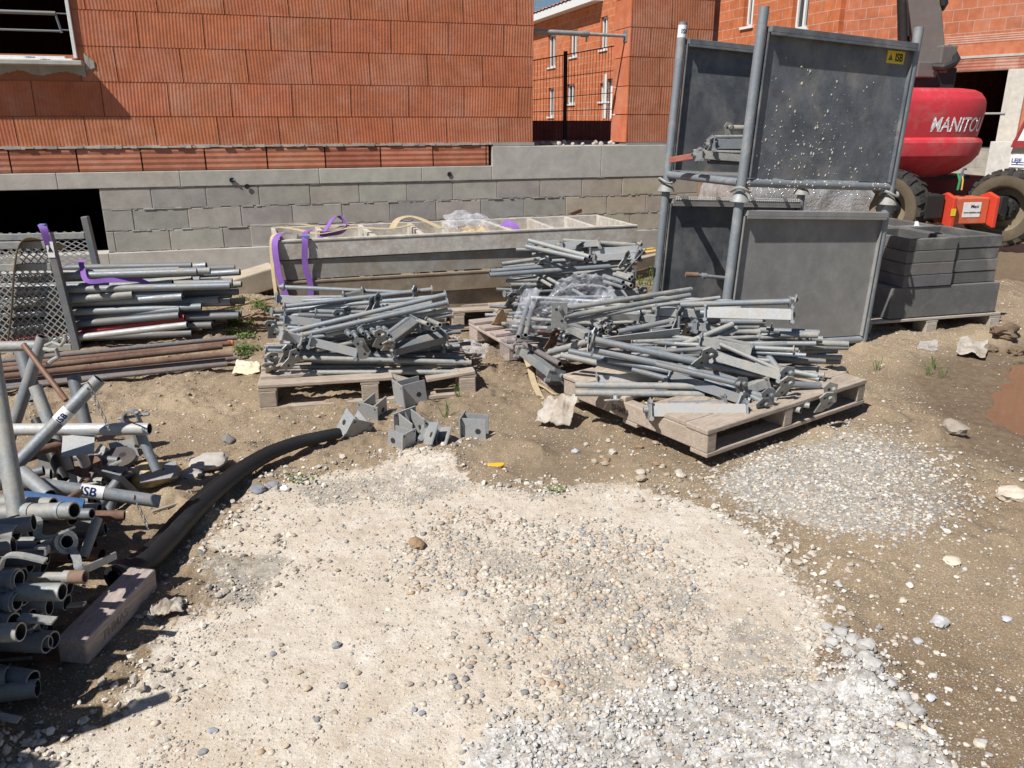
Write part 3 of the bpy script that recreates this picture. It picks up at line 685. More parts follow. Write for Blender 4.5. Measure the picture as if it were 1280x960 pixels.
for s0,s1,c in ((-7,-1.25,.46),(-1.25,0,.48),(0,1.9,.52),(1.9,3.0,.46),(3.0,4.6,.42),(4.6,6.5,.39)):
    m.c=(c,c*.96,c*.88); m.box((s0,-.03,-.1),(s1-.002,.22,.213))
m.c=(.38,.36,.33); m.box((1.35,-.006,.216),(1.93,.1,.44))
m.c=(1,1,1); m.obj('footing',CONC,fw,smooth=False,bevel=.005)
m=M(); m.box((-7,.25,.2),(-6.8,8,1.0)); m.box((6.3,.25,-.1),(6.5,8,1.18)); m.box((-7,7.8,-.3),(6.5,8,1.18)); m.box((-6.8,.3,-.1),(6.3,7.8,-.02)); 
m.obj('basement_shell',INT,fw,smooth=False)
m=M(); m.c=(.36,.33,.29); m.box((4.41,.25,1.0),(7.6,7.8,1.175)); m.c=(1,1,1); m.obj('floor_slab',CONC,fw,smooth=False)
# anchor holes with blue plug
for s,z in ((1.22,.885),(3.45,.90),(1.36,.82)):
    m=M(); m.lathe([(0,.001),(0,.022),(.004,.026)],(s,-.018,z),(0,-1,0),14); o=m.obj('anchor_hole',BLKD,fw)
m=M(); m.tube((1.23,-.026,.888),(1.25,-.03,.884),.009,hollow=False); m.obj('anchor_plug',BLUEP,fw)
# rubble on the slab edge
for i in range(26):
    s=random.uniform(4.5,5.5); p=W0+wd*s+wt*random.uniform(.02,.5); w=random.uniform(.02,.07)
    import bmesh
    bm=bmesh.new(); bmesh.ops.create_icosphere(bm,subdivisions=2,radius=w/2)
    for q in bm.verts: q.co*=1+.5*mnoise.noise(q.co*30+Vector((i,0,0)))
    me=bpy.data.meshes.new('rubble_piece'); bm.to_mesh(me); bm.free(); at=me.color_attributes.new('Col','FLOAT_COLOR','POINT'); at.data.foreach_set('color',[.5,.46,.41,1]*len(me.vertices)); me.materials.append(STONEM)
    o=link('rubble_piece',me,loc=(p.x,p.y,1.185+w*.3)); tag(o,'piece of pale rubble lying in the gap between the brick walls','rubble','rubble pieces in the wall gap')
# ---------------- right wing
h2=thing('brick_wing','narrow ribbed clay brick wing right of the gap above the block wall','house',mat=WM)
crs2=[(1.215,1.517)]; z=1.52
while z<5.6: crs2.append((z,z+.3015)); z+=.303
C2=[(.44,.16,.082),(.42,.15,.078),(.45,.165,.085)]
m=M(); rib_courses(m,5.535,6.55,crs2,.585,[],C2,slant=.006)
C2b=[(.30,.10,.06)]; m.T=Matrix.Translation((0,.0,0)); rib_courses(m,6.56,6.68,crs2,.585,[],C2b,face=.10); m.T=None; m.obj('wall',CLAY,h2,smooth=False)  # set-back strip: same clay darkened, shade put into the colour
m=M(); m.T=Matrix.Translation((5.53,0,0))@Matrix.Rotation(R(-90),4,'Z')
CJ=[(.60,.18,.085),(.56,.165,.075)]  # wall end clay lighter than the facade, its sunlight put into the colour
for (a,b) in crs2: m.c=jit(random.choice(CJ),.06); m.box((-.42,-.004,a+.003),(-.003,.05,b-.003))
m.c=(1,1,1); m.T=None; m.obj('wall_end',CLAY,h2,smooth=False)
m=M(); m.box((5.58,.004,1.215),(6.55,.42,TOP)); m.box((6.55,.13,1.19),(6.69,.42,TOP)); m.obj('wall_core',CORE,h2,smooth=False)
m=M(); m.c=(.24,.23,.22); m.box((5.54,-.005,1.187),(6.52,.2,1.213)); m.c=(1,1,1); m.obj('mortar_bed',CONC,h2,smooth=False)
# low wall, shade put into its clay colour, and mesh fence in the gap
m=M(); m.c=(.30,.09,.06); m.box((4.4,2.9,1.176),(7.4,3.1,1.452)); m.c=(1,1,1); o=m.obj('low_wall',CLAY,None,smooth=False); o.matrix_world=WM; tag(o,'low clay wall coloured dark for the shade behind the gap','wall')
def sw(u,v,t):   # survey point in wall-local coords on plane t
    d=ray(u,v); k=(t-((Vector((0,0,0))-W0).dot(wt)))/d.dot(wt); p=d*k+Vector((0,0,CH))-W0
    return Vector((p.dot(wd),t,p.z))
fe=thing('mesh_fence','rusty black wire mesh fence panel with a post standing in the gap','fence',mat=WM)
T=1.6
m=M(); A=sw(664,76,T);B=sw(776,56,T)
for i in range(30):
    f=i/29; p=A.lerp(B,f); q=Vector((p.x+.01*math.sin(i*2.1),T,1.2)); m.tube(p,q,.0032,n=5,hollow=False)
m.obj('wire',BLKM,fe)
m=M()
for a,b in ((76,56),(101,87),(125,115),(140,136)): m.tube(sw(664,a,T),sw(776,b,T),.007 if a==76 else .0045,n=5,hollow=False)
m.obj('rail',BLKM,fe)
m=M(); m.obox(sw(707,64,T-.03),Vector((sw(707,64,T).x,T-.03,1.18)),.04,.04,up=(0,1,0)); m.obj('post',BLKM,fe)
# telescopic prop across the gap
pr=thing('telescopic_prop','grey telescopic steel prop wedged horizontally across the gap','prop',mat=WM)
T=.12; a=sw(664,39,T); b=sw(782,45,T); mid_=a.lerp(b,.55)
m=M(); m.tube(a,mid_,.026); m.obj('outer_tube',GALVM,pr)
m=M(); m.tube(mid_,b,.018); m.obj('inner_tube',GALVM,pr)
m=M(); m.tube(mid_-Vector((.03,0,0)),mid_+Vector((.05,0,0)),.034); m.obox(mid_+Vector((.03,0,.03)),mid_+Vector((.03,0,-.08)),.012,.012,up=(0,1,0)); m.obj('collar',GALV,pr)
m=M(); m.box((b.x-.008,b.y-.05,b.z-.06),(b.x,b.y+.05,b.z+.06)); m.obj('end_plate',GALV,pr)
# ---------------- far houses on plane s=S
S=16.3
def far_window(parent,S,t0,t1,z0,z1,frame=.07,depth=.16,sillc=WHITE):
    w=M(); x=S+depth
    for a,b in (((x-.05,t0,z0),(x,t0+frame,z1)),((x-.05,t1-frame,z0),(x,t1,z1)),((x-.05,t0,z0),(x,t1,z0+frame)),((x-.05,t0,z1-frame),(x,t1,z1)),((x-.06,(t0+t1)/2-.04,z0),(x-.001,(t0+t1)/2+.04,z1))): w.box(a,b)
    w=w.obj('window_frame',WHITE,parent,smooth=False)
    p=M(); p.box((x+.002,t0,z0),(x+.02,t1,z1)); p.obj('pane',PANE,w,smooth=False)
    q=M(); q.box((S-.06,t0-.08,z0-.07),(S+depth,t1+.08,z0)); q.obj('sill',WHITE,w,smooth=False)
def wall_with_holes(m,S,th,t0,t1,z0,z1,holes):
    ts=sorted(set([t0,t1]+[h[0] for h in holes]+[h[1] for h in holes])); 
    for a,b in zip(ts[:-1],ts[1:]):
        hh=sorted([(h[2],h[3]) for h in holes if h[0]<=a+1e-6 and h[1]>=b-1e-6]); z=z0
        for (p,q) in hh:
            if p>z: m.box((S,a,z),(S+th,b,p))
            z=q
        if z1>z: m.box((S,a,z),(S+th,b,z1))
def win_px(u0,u1,vt,vb,um=None):
    t1,_=SZ(u0,vb,S); t0,_=SZ(u1,vb,S); _,zb=SZ((u0+u1)/2,vb,S); _,zt=SZ((u0+u1)/2,vt,S); return (t0,t1,zb,zt)
# house seen through the gap
ha=thing('far_house','far two storey orange brick house seen through the gap with tiled roof','house',mat=WM)
wins=[win_px(685,694,43,84),win_px(712,721,38,71),win_px(750,758.5,21,62),win_px(685,692,110,146),win_px(708,718,105,130),win_px(749,757,104,127)]
door=win_px(757,771,98,148)
tl,ztl=SZ(668,28,S); tr,ztr=SZ(760,0,S); EZ=(ztl+ztr)/2
for i in range(len(wins)): 
    t0,t1,a,b=wins[i]; wins[i]=(t0,t1,a,min(b,EZ-.4))
m=M(); wall_with_holes(m,S,.3,26,58,0,EZ,wins+[door]); m.obj('wall',FARB,ha,smooth=False)
m=M(); m.box((S+.3,26,0),(S+9,26.3,EZ)); m.box((S+.3,57.7,0),(S+9,58,EZ)); m.box((S+8.7,26.3,0),(S+9,57.7,EZ)); m.obj('wall',FARB,ha,smooth=False)
for w in wins: far_window(ha,S,*w)
m=M(); m.box((S+.2,door[0],door[2]),(S+.25,door[1],door[3])); m.box((S-.03,door[1],door[2]),(S+.3,door[1]+.25,door[3]+.2)); m.obj('door',WHITE,ha,smooth=False)
m=M(); m.box((S-.55,25.6,EZ-.05),(S-.45,58.4,EZ+.28)); m.box((S-.45,25.6,EZ-.02),(S+.3,58.4,EZ+.02)); m.obj('fascia',WHITE,ha,smooth=False)
TILE=farbrick('terracotta_roof_tiles',(.52,.24,.14),(.44,.17,.10),.25,.3,(.25,.12,.08))
m=M(); n=130; vs=[];fs=[]
for i in range(n+1):
    t=25.5+33*i/n; b_=.05*(i%2); vs+=[(S-.6,t,EZ+.30+b_),(S+4.5,t,EZ+2.1+b_),(S+9.6,t,EZ+.3+b_)]
for i in range(n): fs+=[(3*i,3*i+1,3*i+4,3*i+3),(3*i+1,3*i+2,3*i+5,3*i+4)]
m.add(vs,fs); m.obj('roof',TILE,ha,smooth=False)
an=thing('roof_antenna','thin lattice antenna mast on the far tiled roof','antenna')
p=PY(671,12,46); m=M(); 
for dx in (-.15,.15): m.tube((p.x+dx,p.y,p.z-2.0),(p.x+dx*.3,p.y,p.z+3),.02,n=5,hollow=False)
m.obj('mast',GALVT,an)
m=M()
for k in range(6): m.tube((p.x-.45,p.y,p.z-.2+k*.3),(p.x+.45,p.y,p.z-.2+k*.3),.015,n=5,hollow=False)
m.obj('crossbar',GALVT,an)
# house with the corner
hb=thing('corner_house','bright orange brick house with two white windows behind the scaffold panels','house',mat=WM)
t0=SU(1043,S); Z=6.6
wb=[win_px(928,940,-45,33),win_px(988,1008,-45,36)]
m=M(); wall_with_holes(m,S,.3,t0,23,0,Z,wb); m.box((S+.3,t0,0),(S+9,t0+.3,Z)); m.box((S+.3,22.7,0),(S+9,23,Z)); m.box((S+8.7,t0+.3,0),(S+9,22.7,Z)); m.obj('wall',FARB,hb,smooth=False)
for w in wb: far_window(hb,S,*w,depth=.2)
m=M(); m.box((S-.4,t0-.4,Z),(S+9.4,23.4,Z+.2)); m.obj('roof',TILE,hb,smooth=False)
# fallen mortar smears left as pale boxes are avoided; garage house
P0=PY(1170,100,20.5); dv=Vector((.60,-.80,0)).normalized()
gm=Matrix((dv,Vector((.80,.60,0)),Vector((0,0,1)))).transposed().to_4x4(); gm.translation=Vector((P0.x,P0.y,0))
hg=thing('garage_house','brick house with a dark garage opening and concrete column at right edge','house',mat=gm)
def gl(u,v,off=0):
    d=ray(u,v); n=Vector((.80,.60,0)); k=((Vector((P0.x,P0.y,0)).dot(n))+off)/d.dot(n); p=d*k+Vector((0,0,CH))-Vector((P0.x,P0.y,0)); return p.dot(dv),p.z
g0=gl(1176,88)[0]; g1,gz=gl(1266,85); gb=gl(1210,180)[1]; print('garage',g0,g1,gz,gb)
m=M(); b1=gl(1230,88)[1]; b2=gl(1230,72)[1]; b3=gl(1230,69)[1]; b4=gl(1230,54)[1]; b5=gl(1230,43)[1]
m.box((-3,0,b5),(8,.3,7)); m.box((-3,0,0),(g0,.3,b5)); m.obj('wall',FARB4,hg,smooth=False)
m=M(); m.c=(.55,.17,.08); m.box((g0,-.01,b3),(8,.3,b4)); m.c=(.44,.20,.14); 
m.c=(1,1,1); m.obj('lintel',CLAY,hg,smooth=False)
m=M(); rib_courses(m,g0,8,[(b1,b2),(b4,b5)],.5,[],[(.44,.18,.12),(.40,.15,.10),(.5,.26,.19)],face=-.012,amp=.008,horiz=True); m.box((g0,0.01,b1),(8,.3,b2)); m.box((g0,0.01,b4),(8,.3,b5)); m.obj('lintel_tiles',CLAY,hg,smooth=False)
m=M(); m.c=(.5,.48,.44); m.box((g0,-.03,b2),(8,.3,b3)); m.c=(1,1,1); m.obj('mortar_bed',CONC,hg,smooth=False)
m=M(); c0=gl(1254,130)[0]; c1=gl(1277,130)[0]; m.c=(.62,.59,.53)
m.box((c0,-.05,gb-.1),(c0+.42,.3,b1-.002)); m.c=(1,1,1); m.obj('column',CONC,hg,smooth=False,bevel=.01)
m=M(); m.c=(.55,.18,.10); m.box((c0+.425,0,gb),(8,.3,b1-.003)); m.c=(1,1,1); m.obj('wall',CLAY,hg,smooth=False)
m=M(); m.box((-3,0,-.1),(8,.3,gb-.1)); m.obj('base_blocks',FARBL,hg,smooth=False)
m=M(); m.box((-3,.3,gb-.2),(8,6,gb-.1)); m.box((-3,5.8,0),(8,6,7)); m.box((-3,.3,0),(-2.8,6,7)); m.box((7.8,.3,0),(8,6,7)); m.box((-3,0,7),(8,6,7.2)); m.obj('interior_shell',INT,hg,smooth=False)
m=M(); a=gl(1240,142,-.1); m.tube((g0-.2,-.05,a[1]),(c0+.1,-.05,a[1]),.025); m.obj('guard_rail',GALVM,hg)
nb=thing('site_notice','small white notice with blue print fixed on the pale block at right edge','notice',mat=gm)
na=gl(1262,194); nb_=gl(1279,209); 
m=M(); c_=.55; m.c=(.62,.60,.56); x0=gl(1240,183)[0]; m.box((x0+.1,-.35,nb_[1]-.5),(x0+1.9,-.12,na[1]+.30)); m.c=(1,1,1); o=m.obj('concrete_block',CONC,None,bevel=.01,smooth=False); o.matrix_world=gm; tag(o,'pale concrete block under the garage column carrying a small notice','concrete block')
na=gl(1264,194,-.36); nb_=gl(1290,210,-.36)
m=M(); m.box((na[0],-.37,nb_[1]),(nb_[0],-.352,na[1])); m.obj('board',LBL,nb,smooth=False)
text('LEJE',.12,NAVY,nb,Matrix.Translation((na[0]+.03,-.372,na[1]-.15))@FRONT,bold=.004,ext=.001)
m=M(); m.box((na[0]+.04,-.373,nb_[1]+.05),(na[0]+.3,-.371,nb_[1]+.07)); m.box((na[0]+.04,-.373,nb_[1]+.10),(na[0]+.3,-.371,nb_[1]+.115)); m.obj('print_lines',NAVY,nb,smooth=False)
# leaning pallet / barrier strip at far right edge
bb=thing('leaning_board','pinkish red edged white board leaning beside the garage column','board',mat=gm)
q0=gl(1266,184,-.4); q1=gl(1280,112,-.4)
m=M(); m.prism([(0,0),(1.2,0),(1.2,q1[1]-q0[1]),(.38,q1[1]-q0[1])],(q0[0],-.41,q0[1]),(1,0,0),(0,0,1),.03); m.obj('board',LBL,bb,smooth=False)
m=M(); m.obox((q0[0],-.44,q0[1]),(q0[0]+.38,-.44,q1[1]),.05,.05,up=(0,1,0)); m.box((q0[0],-.46,q0[1]),(q0[0]+1.2,-.43,q0[1]+.14)); m.obj('edging',REDP,bb,smooth=False)
# earth bank at the foot of the garage house
import bmesh
bm=bmesh.new(); bmesh.ops.create_grid(bm,x_segments=60,y_segments=26,size=1)
c=G(1235,214); 
for q in bm.verts:
    x,y=q.co.x,q.co.y; d=max(0,1-(x*x+y*y)); hh=.75*d**.8*(.8+.5*mnoise.noise(Vector((x*3,y*3,2))))+.06*mnoise.noise(Vector((x*22,y*14,0)))*d**.3
    q.co=Vector((x*6.5,y*2.0,hh-.06))
me=bpy.data.meshes.new('earth_bank'); bm.to_mesh(me); bm.free(); me.materials.append(bpy.data.materials['far_dry_earth'])
o=link('earth_bank',me); o.location=(c.x+1.8,16.0,0); o.rotation_euler=(0,0,R(-35)); struct(o)
# ================================================================== SITE OBJECTS
random.seed(21)
# ---------------- pallets
def pallet(label,org,ux,W,D,z0,boards,tilt=None,mat=WOOD,skip=(),brk=None,lower=True,group=None,str_h=.09,n_str=3):
    """boards run along ux (width W), stringers/blocks along uy (depth D)"""
    x=Vector((*ux,0)).normalized(); y=Vector((-x.y,x.x,0)); 
    m4=Matrix((x,y,Vector((0,0,1)))).transposed().to_4x4(); m4.translation=Vector((org[0],org[1],z0))
    if tilt: m4=m4@tilt
    t=thing('wooden_pallet',label,'pallet',mat=m4,group=group)
    for i in range(n_str):
        xx=(W-.09)*i/(n_str-1)
        for a,b in (((0,D),) if str_h<0 else ((0,.14),(D/2-.07,D/2+.07),(D-.14,D))):
            m=M(); m.box((xx,a,.022),(xx+.09,b,.022+.085)); m.obj('block',mat,t,bevel=.004,smooth=False)
        m=M(); m.box((xx-.004,0.002,.108),(xx+.096,D-.002,.126)); m.obj('stringer',mat,t,bevel=.003,smooth=False)
    if lower:
        for yy in (0,D/2-.05,D-.1):
            m=M(); m.box((0.001,yy-.002,0),(W-.001,yy+.1,.0215)); m.obj('bottom_board',mat,t,bevel=.003,smooth=False)
    for i,(a,b) in enumerate(boards):
        if i in skip: continue
        m=M(); q=random.uniform(-.006,.006); z=.127+random.uniform(0,.003)
        if brk and i in brk:
            c=brk[i]; m.obox((0,(a+b)/2,z+.010),(c-.02,(a+b)/2-.0,z+.006),b-a,.019); m.obox((c+.16,(a+b)/2,z-.02),(W,(a+b)/2,z+.010),b-a,.019)
            m.obox((c-.03,(a+b)/2,z+.004),(c+.14,(a+b)/2-.03,z-.05),(b-a)*.7,.018)
        else: m.box((q,a,z),(W+q,b,z+.020))
        m.obj('board',mat,t,bevel=.0035,smooth=False)
    return t
def bd(D,w,n): 
    g=(D-n*w)/(n-1); return [(i*(w+g),i*(w+g)+w) for i in range(n)]
FC=G(885,585);RC=G(1083,515);LC_=G(713,505)
# front pallet: side stringers run left-back, deck boards run right-back
uxC=(RC-FC); pc=thing('wooden_pallet','foreground wooden pallet with gaps in its deck tilted on the mud','pallet',mat=frame(FC+Vector((-.01,0,.045)),FC+uxC+Vector((0,0,.055))))
Wc,Dc=1.2,1.0
for xx in (0,):
    pass
for i,yy in enumerate((0,.455,.91)):
    pass
for i,xx in enumerate((0,.535,1.13)):          # solid stringers seen end-on from the right-front side
    m=M(); m.box((xx,0.002,.022),(xx+.06,Dc,.108)); m.obj('stringer',WOOD,pc,bevel=.005,smooth=False)
for yy,w in ((0,.10),(.44,.1),(.88,.1)):
    m=M(); m.box((.001,yy,0),(Wc,yy+w,.0215)); m.obj('bottom_board',WOOD,pc,bevel=.004,smooth=False)
for i,(a,b) in enumerate(((0,.13),(.135,.27),(.275,.40),(.53,.60),(.66,.76),(.82,1.0))):
    m=M(); q=random.uniform(-.008,.008); m.box((q,a,.109),(Wc+q-(.0 if i not in(3,) else .3),b,.130+random.uniform(0,.003))); m.obj('board',WOOD,pc,bevel=.004,smooth=False)
PTILT=pc.matrix_world.copy()
text('SHMU',.045,painted('burnt_stamp',(.13,.09,.06),(.2,.15,.1),.3,.9,0,objvar=0),pc,Matrix.Translation((-.001,.62,.045))@Matrix.Rotation(R(-90),4,'Z')@FRONT,bold=.0005,ext=.0006)
A0=G(325,515); A1=G(595,495); ua=(A1-A0).xy.normalized()
pallet('weathered pallet with a snapped front deck board under the left tube heap',(A0.x,A0.y),ua,1.15,.85,.0,bd(.85,.10,6),brk={0:.72})
B0=G(694,483)
pallet('pallet half hidden under the middle heap behind the front pallet',(B0.x-.05,B0.y-.02),(.90,.43),.85,1.15,.0,bd(1.15,.10,7),mat=WOOD2)
pallet('pallet carrying the rear heap in front of the shuttering frames',(-.02,5.30),(.96,.28),.95,.8,.0,bd(.8,.1,5))
# second pallet under the beams
Bm=G(500,412)
pallet('pallet sticking out below the middle of the shuttering frames',(-.95,5.50),(.975,.222),1.15,.8,.0,bd(.8,.1,5),mat=WOOD)
pallet('pallet under the left end of the shuttering frames',(-1.62,5.62),(.96,.28),.5,.7,.0,bd(.7,.1,5),mat=WOODG)
pallet('pallet under the right end of the shuttering frames',(.45,6.10),(.96,.28),.5,.7,.0,bd(.7,.1,5),mat=WOODG)
Q0=G(1110,418); Q1=G(1238,408)
pb=pallet('pale pallet under the stack of grey hollow concrete blocks',(Q0.x-.20,Q0.y),(Q1-Q0).xy,1.22,1.3,-.06,bd(1.3,.12,8),mat=WOODG)
# ---------------- shuttering ladder frames
FL=G(345,300,.69); FR=G(797,281,.685)
xb=(FR-FL); Lb=xb.length; fx=frame(Vector((FL.x,FL.y,0)),Vector((FR.x,FR.y,0)))
levels=[(.553,.69,0,0),(.411,.550,.012,.010),(.270,.408,.0,-.004),(.131,.267,.03,.010)]
labs=['topmost shuttering frame of the stack with open bays and straps on it','second shuttering frame from the top of the stack','third shuttering frame from the top of the stack','lowest shuttering frame of the stack resting on pallets']
for k,(z0,z1,dx,dy) in enumerate(levels):
    t=thing('shuttering_frame',labs[k],'shuttering frame',mat=fx@Matrix.Translation((dx,dy*1.2,z0))@Matrix.Rotation(R((0,.5,-.4,.6)[k]),4,'Z'),group='stacked shuttering frames')
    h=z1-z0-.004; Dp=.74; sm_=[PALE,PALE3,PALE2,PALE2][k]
    for y in (0,Dp-.03):
        m=M(); m.box((0,y,0),(Lb,y+.03,h)); 
        if y==0: m.box((0,-.005,h-.014),(Lb,-.001,h-.001))
        m.obj('side_rail',sm_,t,bevel=.003,smooth=False)
    for x in (0,Lb-.03):
        m=M(); m.box((x+.001,.031,0.002),(x+.029,Dp-.031,h-.002)); m.obj('end_rail',sm_,t,bevel=.003,smooth=False)
    m=M(); m.box((.03,Dp/2-.02,.03),(Lb-.03,Dp/2+.02,.05)); m.box((.03,.032,.0),(Lb-.03,.10,.02)); m.box((.03,Dp-.1,.0),(Lb-.03,Dp-.032,.02)); m.obj('inner_lip',sm_,t,smooth=False)
    for i in range(1,8):
        x=Lb*i/8; sk_=random.uniform(-.03,.05); m=M(); m.obox((x,.031,h/2),(x+sk_,Dp-.031,h/2),.035,h-.01); m.obj('cross_member',sm_,t,bevel=.003,smooth=False)
def onb(x,y,z): return fx@Vector((x,y,z))
# straps on the frames
def strap(name,label,pts,w,mat,th=.003,cat='strap',group=None,n=6,wob=0,side=None):
    P=[Vector(p) for p in pts]; sm=[]
    for i in range(len(P)-1):
        p0=P[max(i-1,0)];p1=P[i];p2=P[i+1];p3=P[min(i+2,len(P)-1)]
        for k in range(n):
            t=k/n; sm.append(.5*((2*p1)+(-p0+p2)*t+(2*p0-5*p1+4*p2-p3)*t*t+(-p0+3*p1-3*p2+p3)*t**3))
    sm.append(P[-1]); m=M(); m.path(sm,0,flat=(w,th),side=side); o=m.obj(name,mat,None); return tag(o,label,cat,group)
strap('lifting_strap','purple strap hanging over the left corner of the shuttering stack',[onb(.10,.25,.70),onb(.03,.05,.72),onb(-.012,-.02,.66),onb(.0,-.035,.45),onb(.05,-.04,.25),onb(.09,-.05,.15)],.045,PURP)
strap('lifting_strap','purple strap with blue sleeve hanging down the front of the shuttering stack',[onb(.25,.3,.71),onb(.20,.1,.715),onb(.19,-.015,.70),onb(.175,-.02,.52),onb(.20,-.02,.35),onb(.16,-.025,.16)],.04,PURP)
m=M(); a=onb(.19,-.008,.702); m.obox(a-Vector((.028,0,0)),a+Vector((.028,0,0)),.02,.016); tag(m.obj('strap_sleeve',BLUEP),'small blue sleeve on the purple strap over the frame edge','sleeve')
strap('lifting_strap','purple strap looped upright in the left bay of the top frame',[onb(.30,.2,.66),onb(.36,.25,.72),onb(.42,.35,.775),onb(.48,.45,.78),onb(.52,.35,.73),onb(.45,.2,.70),onb(.3,.12,.70)],.035,PURP)
0 and strap('lifting_strap','purple strap bunched in the third bay of the top frame',[onb(1.0,.1,.60),onb(1.05,.2,.69),onb(1.15,.3,.71),onb(1.22,.2,.69),onb(1.25,.15,.62)],.06,PURP)
strap('lifting_strap','scrap of purple strap in the fifth bay of the top frame',[onb(1.68,.2,.62),onb(1.72,.3,.70),onb(1.78,.25,.68),onb(1.8,.2,.6)],.05,PURP)
strap('ratchet_strap','beige strap lying along the left top of the shuttering stack',[onb(.05,.55,.71),onb(.15,.3,.72),onb(.3,.12,.705),onb(.55,.25,.72),onb(.8,.15,.715),onb(1.0,.3,.72)],.045,BEIGE)
strap('ratchet_strap','beige strap arching over the third bay of the shuttering stack',[onb(.82,.2,.70),onb(.90,.35,.755),onb(1.02,.4,.765),onb(1.12,.25,.73),onb(1.18,.15,.70)],.05,BEIGE)
strap('ratchet_strap','beige strap end crossing the far left edge of the top frame',[onb(.12,.68,.70),onb(.2,.5,.73),onb(.4,.4,.71),onb(.6,.45,.72)],.04,BEIGE)
strap('ratchet_strap','thin beige strap down the left end of the shuttering stack',[onb(.06,.2,.71),onb(-.02,.12,.69),onb(-.035,.1,.5),onb(-.03,.08,.3)],.03,BEIGE)
# ---------------- crumpled sheets
def sheet(name,label,cat,quad,nu,nv,amp,mat,fq=9,seed=0,th=0,hump=0,kind=None):
    a,b,c,d=[Vector(q) for q in quad]; m=M(); vs=[]; fq=fq*(.42 if mat is FILM else .55); amp=amp*(.8 if mat is FILM else 1); nu=int(nu*1.3); nv=int(nv*1.3)
    for j in range(nv+1):
        for i in range(nu+1):
            s,t=i/nu,j/nv; p=(a*(1-s)+b*s)*(1-t)+(d*(1-s)+c*s)*t
            q=Vector((s*fq,t*fq,seed)); n=mnoise.noise(q)+.5*abs(mnoise.noise(q*1.9))+.18*mnoise.noise(q*4)
            p=p+Vector((.5*mnoise.noise(q+Vector((7,1,3))),.5*mnoise.noise(q+Vector((2,9,5))),n))*amp
            p.z+=hump*4*s*(1-s)*(4*t*(1-t))**.5; e=.12*mnoise.noise(Vector((s*6,t*6,seed+9)))
            vs.append(p+(b-a)*e*.3*(1 if t in(0,1) else 0)+(d-a)*e*.3*(1 if s in (0,1) else 0))
    fs=[(j*(nu+1)+i,j*(nu+1)+i+1,(j+1)*(nu+1)+i+1,(j+1)*(nu+1)+i) for j in range(nv) for i in range(nu)]
    m.add(vs,fs); o=m.obj(name,mat,ang=50)
    if th: s_=o.modifiers.new('s','SOLIDIFY'); s_.thickness=th
    return tag(o,label,cat)
E_=onb
sheet('plastic_bag','crumpled clear plastic bag on top of the shuttering stack','plastic sheet',[onb(1.22,.1,.70),onb(1.65,.15,.70),onb(1.62,.5,.72),onb(1.28,.5,.75)],34,28,.045,FILM,7,3,hump=.06)
sheet('paper_sack','crumpled brown paper in the fourth bay of the top frame','paper',[onb(1.30,.06,.68),onb(1.52,.06,.68),onb(1.5,.25,.69),onb(1.32,.25,.70)],18,14,.03,SACK,5,8)
# ---------------- tube heaps
tube_cache={}
def tube_mesh(L,r,kind):
    L=round(L,2 if L<.3 else 1) if kind=='std' else round(L,2)
    key=(L,round(r,4),kind)
    return key
def put_tube(p1,p2,r,label,group,mat=GALV,name=None,caps=0,collar=()):
    p1=Vector(p1);p2=Vector(p2); L=(p2-p1).length; mt=frame(p1,p2,random.uniform(0,6))
    g_=group or label; name=name or ('rack_tube' if 'rack' in g_ else 'scaffold_tube' if ('lower left' in g_ or 'left edge' in g_ or 'short tubes buried' in g_) else 'steel_tube')
    if name=='steel_tube': r*=.82
    if not caps and not collar:
        m=M(); m.tube((0,0,0),(L,0,0),r,mi=0,mi2=1); o=m.obj(name,[mat,BORE]); o.matrix_world=mt; return tag(o,label,'tube',group)
    t=thing(name,label,'tube',mat=mt,group=group)
    m=M(); m.tube((0,0,0),(L,0,0),r,mi=0,mi2=1); m.obj('tube',[mat,BORE],t)
    if caps&1: m=M(); m.lathe([(0,.001),(0,r*1.9),(.006,r*1.9),(.006,r)],(-.006,0,0),(1,0,0),14); m.obj('end_disc',mat,t)
    if caps&2: m=M(); m.lathe([(0,r),(0,r*1.9),(.006,r*1.9),(.006,.001)],(L,0,0),(1,0,0),14); m.obj('end_disc',mat,t)
    for c in collar:
        x,w_,k=c; m=M(); m.lathe([(0,r+.0005),(0,r*k),(w_,r*k),(w_,r+.0005)],(x*L,0,0),(1,0,0),16); m.obj('collar',mat,t)
    return t
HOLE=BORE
def plate_part(parent,mt,x,w=.11,h=.13,th=.006,ay=(0,1,0),az=(0,0,1),vee=False,off=(0,0)):
    m=M()
    poly=[(-w/2,-h/2),(w/2,-h/2),(w/2,h/2),(-w/2,h/2)] if not vee else [(-w*.15,-h/2),(w*.3,-h*.45),(w*.5,-h*.1),(w*.25,h*.2),(w*.1,h/2),(-w*.35,h*.5),(-w*.5,h*.25),(-w*.2,0)]
    m.prism(poly,(x,off[0],off[1]),ay,az,th,0)
    n=Vector(ay).cross(Vector(az)).normalized()
    for (a,b) in ((-.25,.3),(.22,-.28)):
        c=Vector((x,off[0],off[1]))+Vector(ay)*(a*w*.8)+Vector(az)*(b*h*.8)
        m.lathe([(0,.0001),(0,.008)],c+n*(th/2+.0008),n,10,1); m.lathe([(0,.0001),(0,.008)],c-n*(th/2+.0008),-n,10,1)
    return m.obj('end_plate',[mt,HOLE],parent,bevel=0)
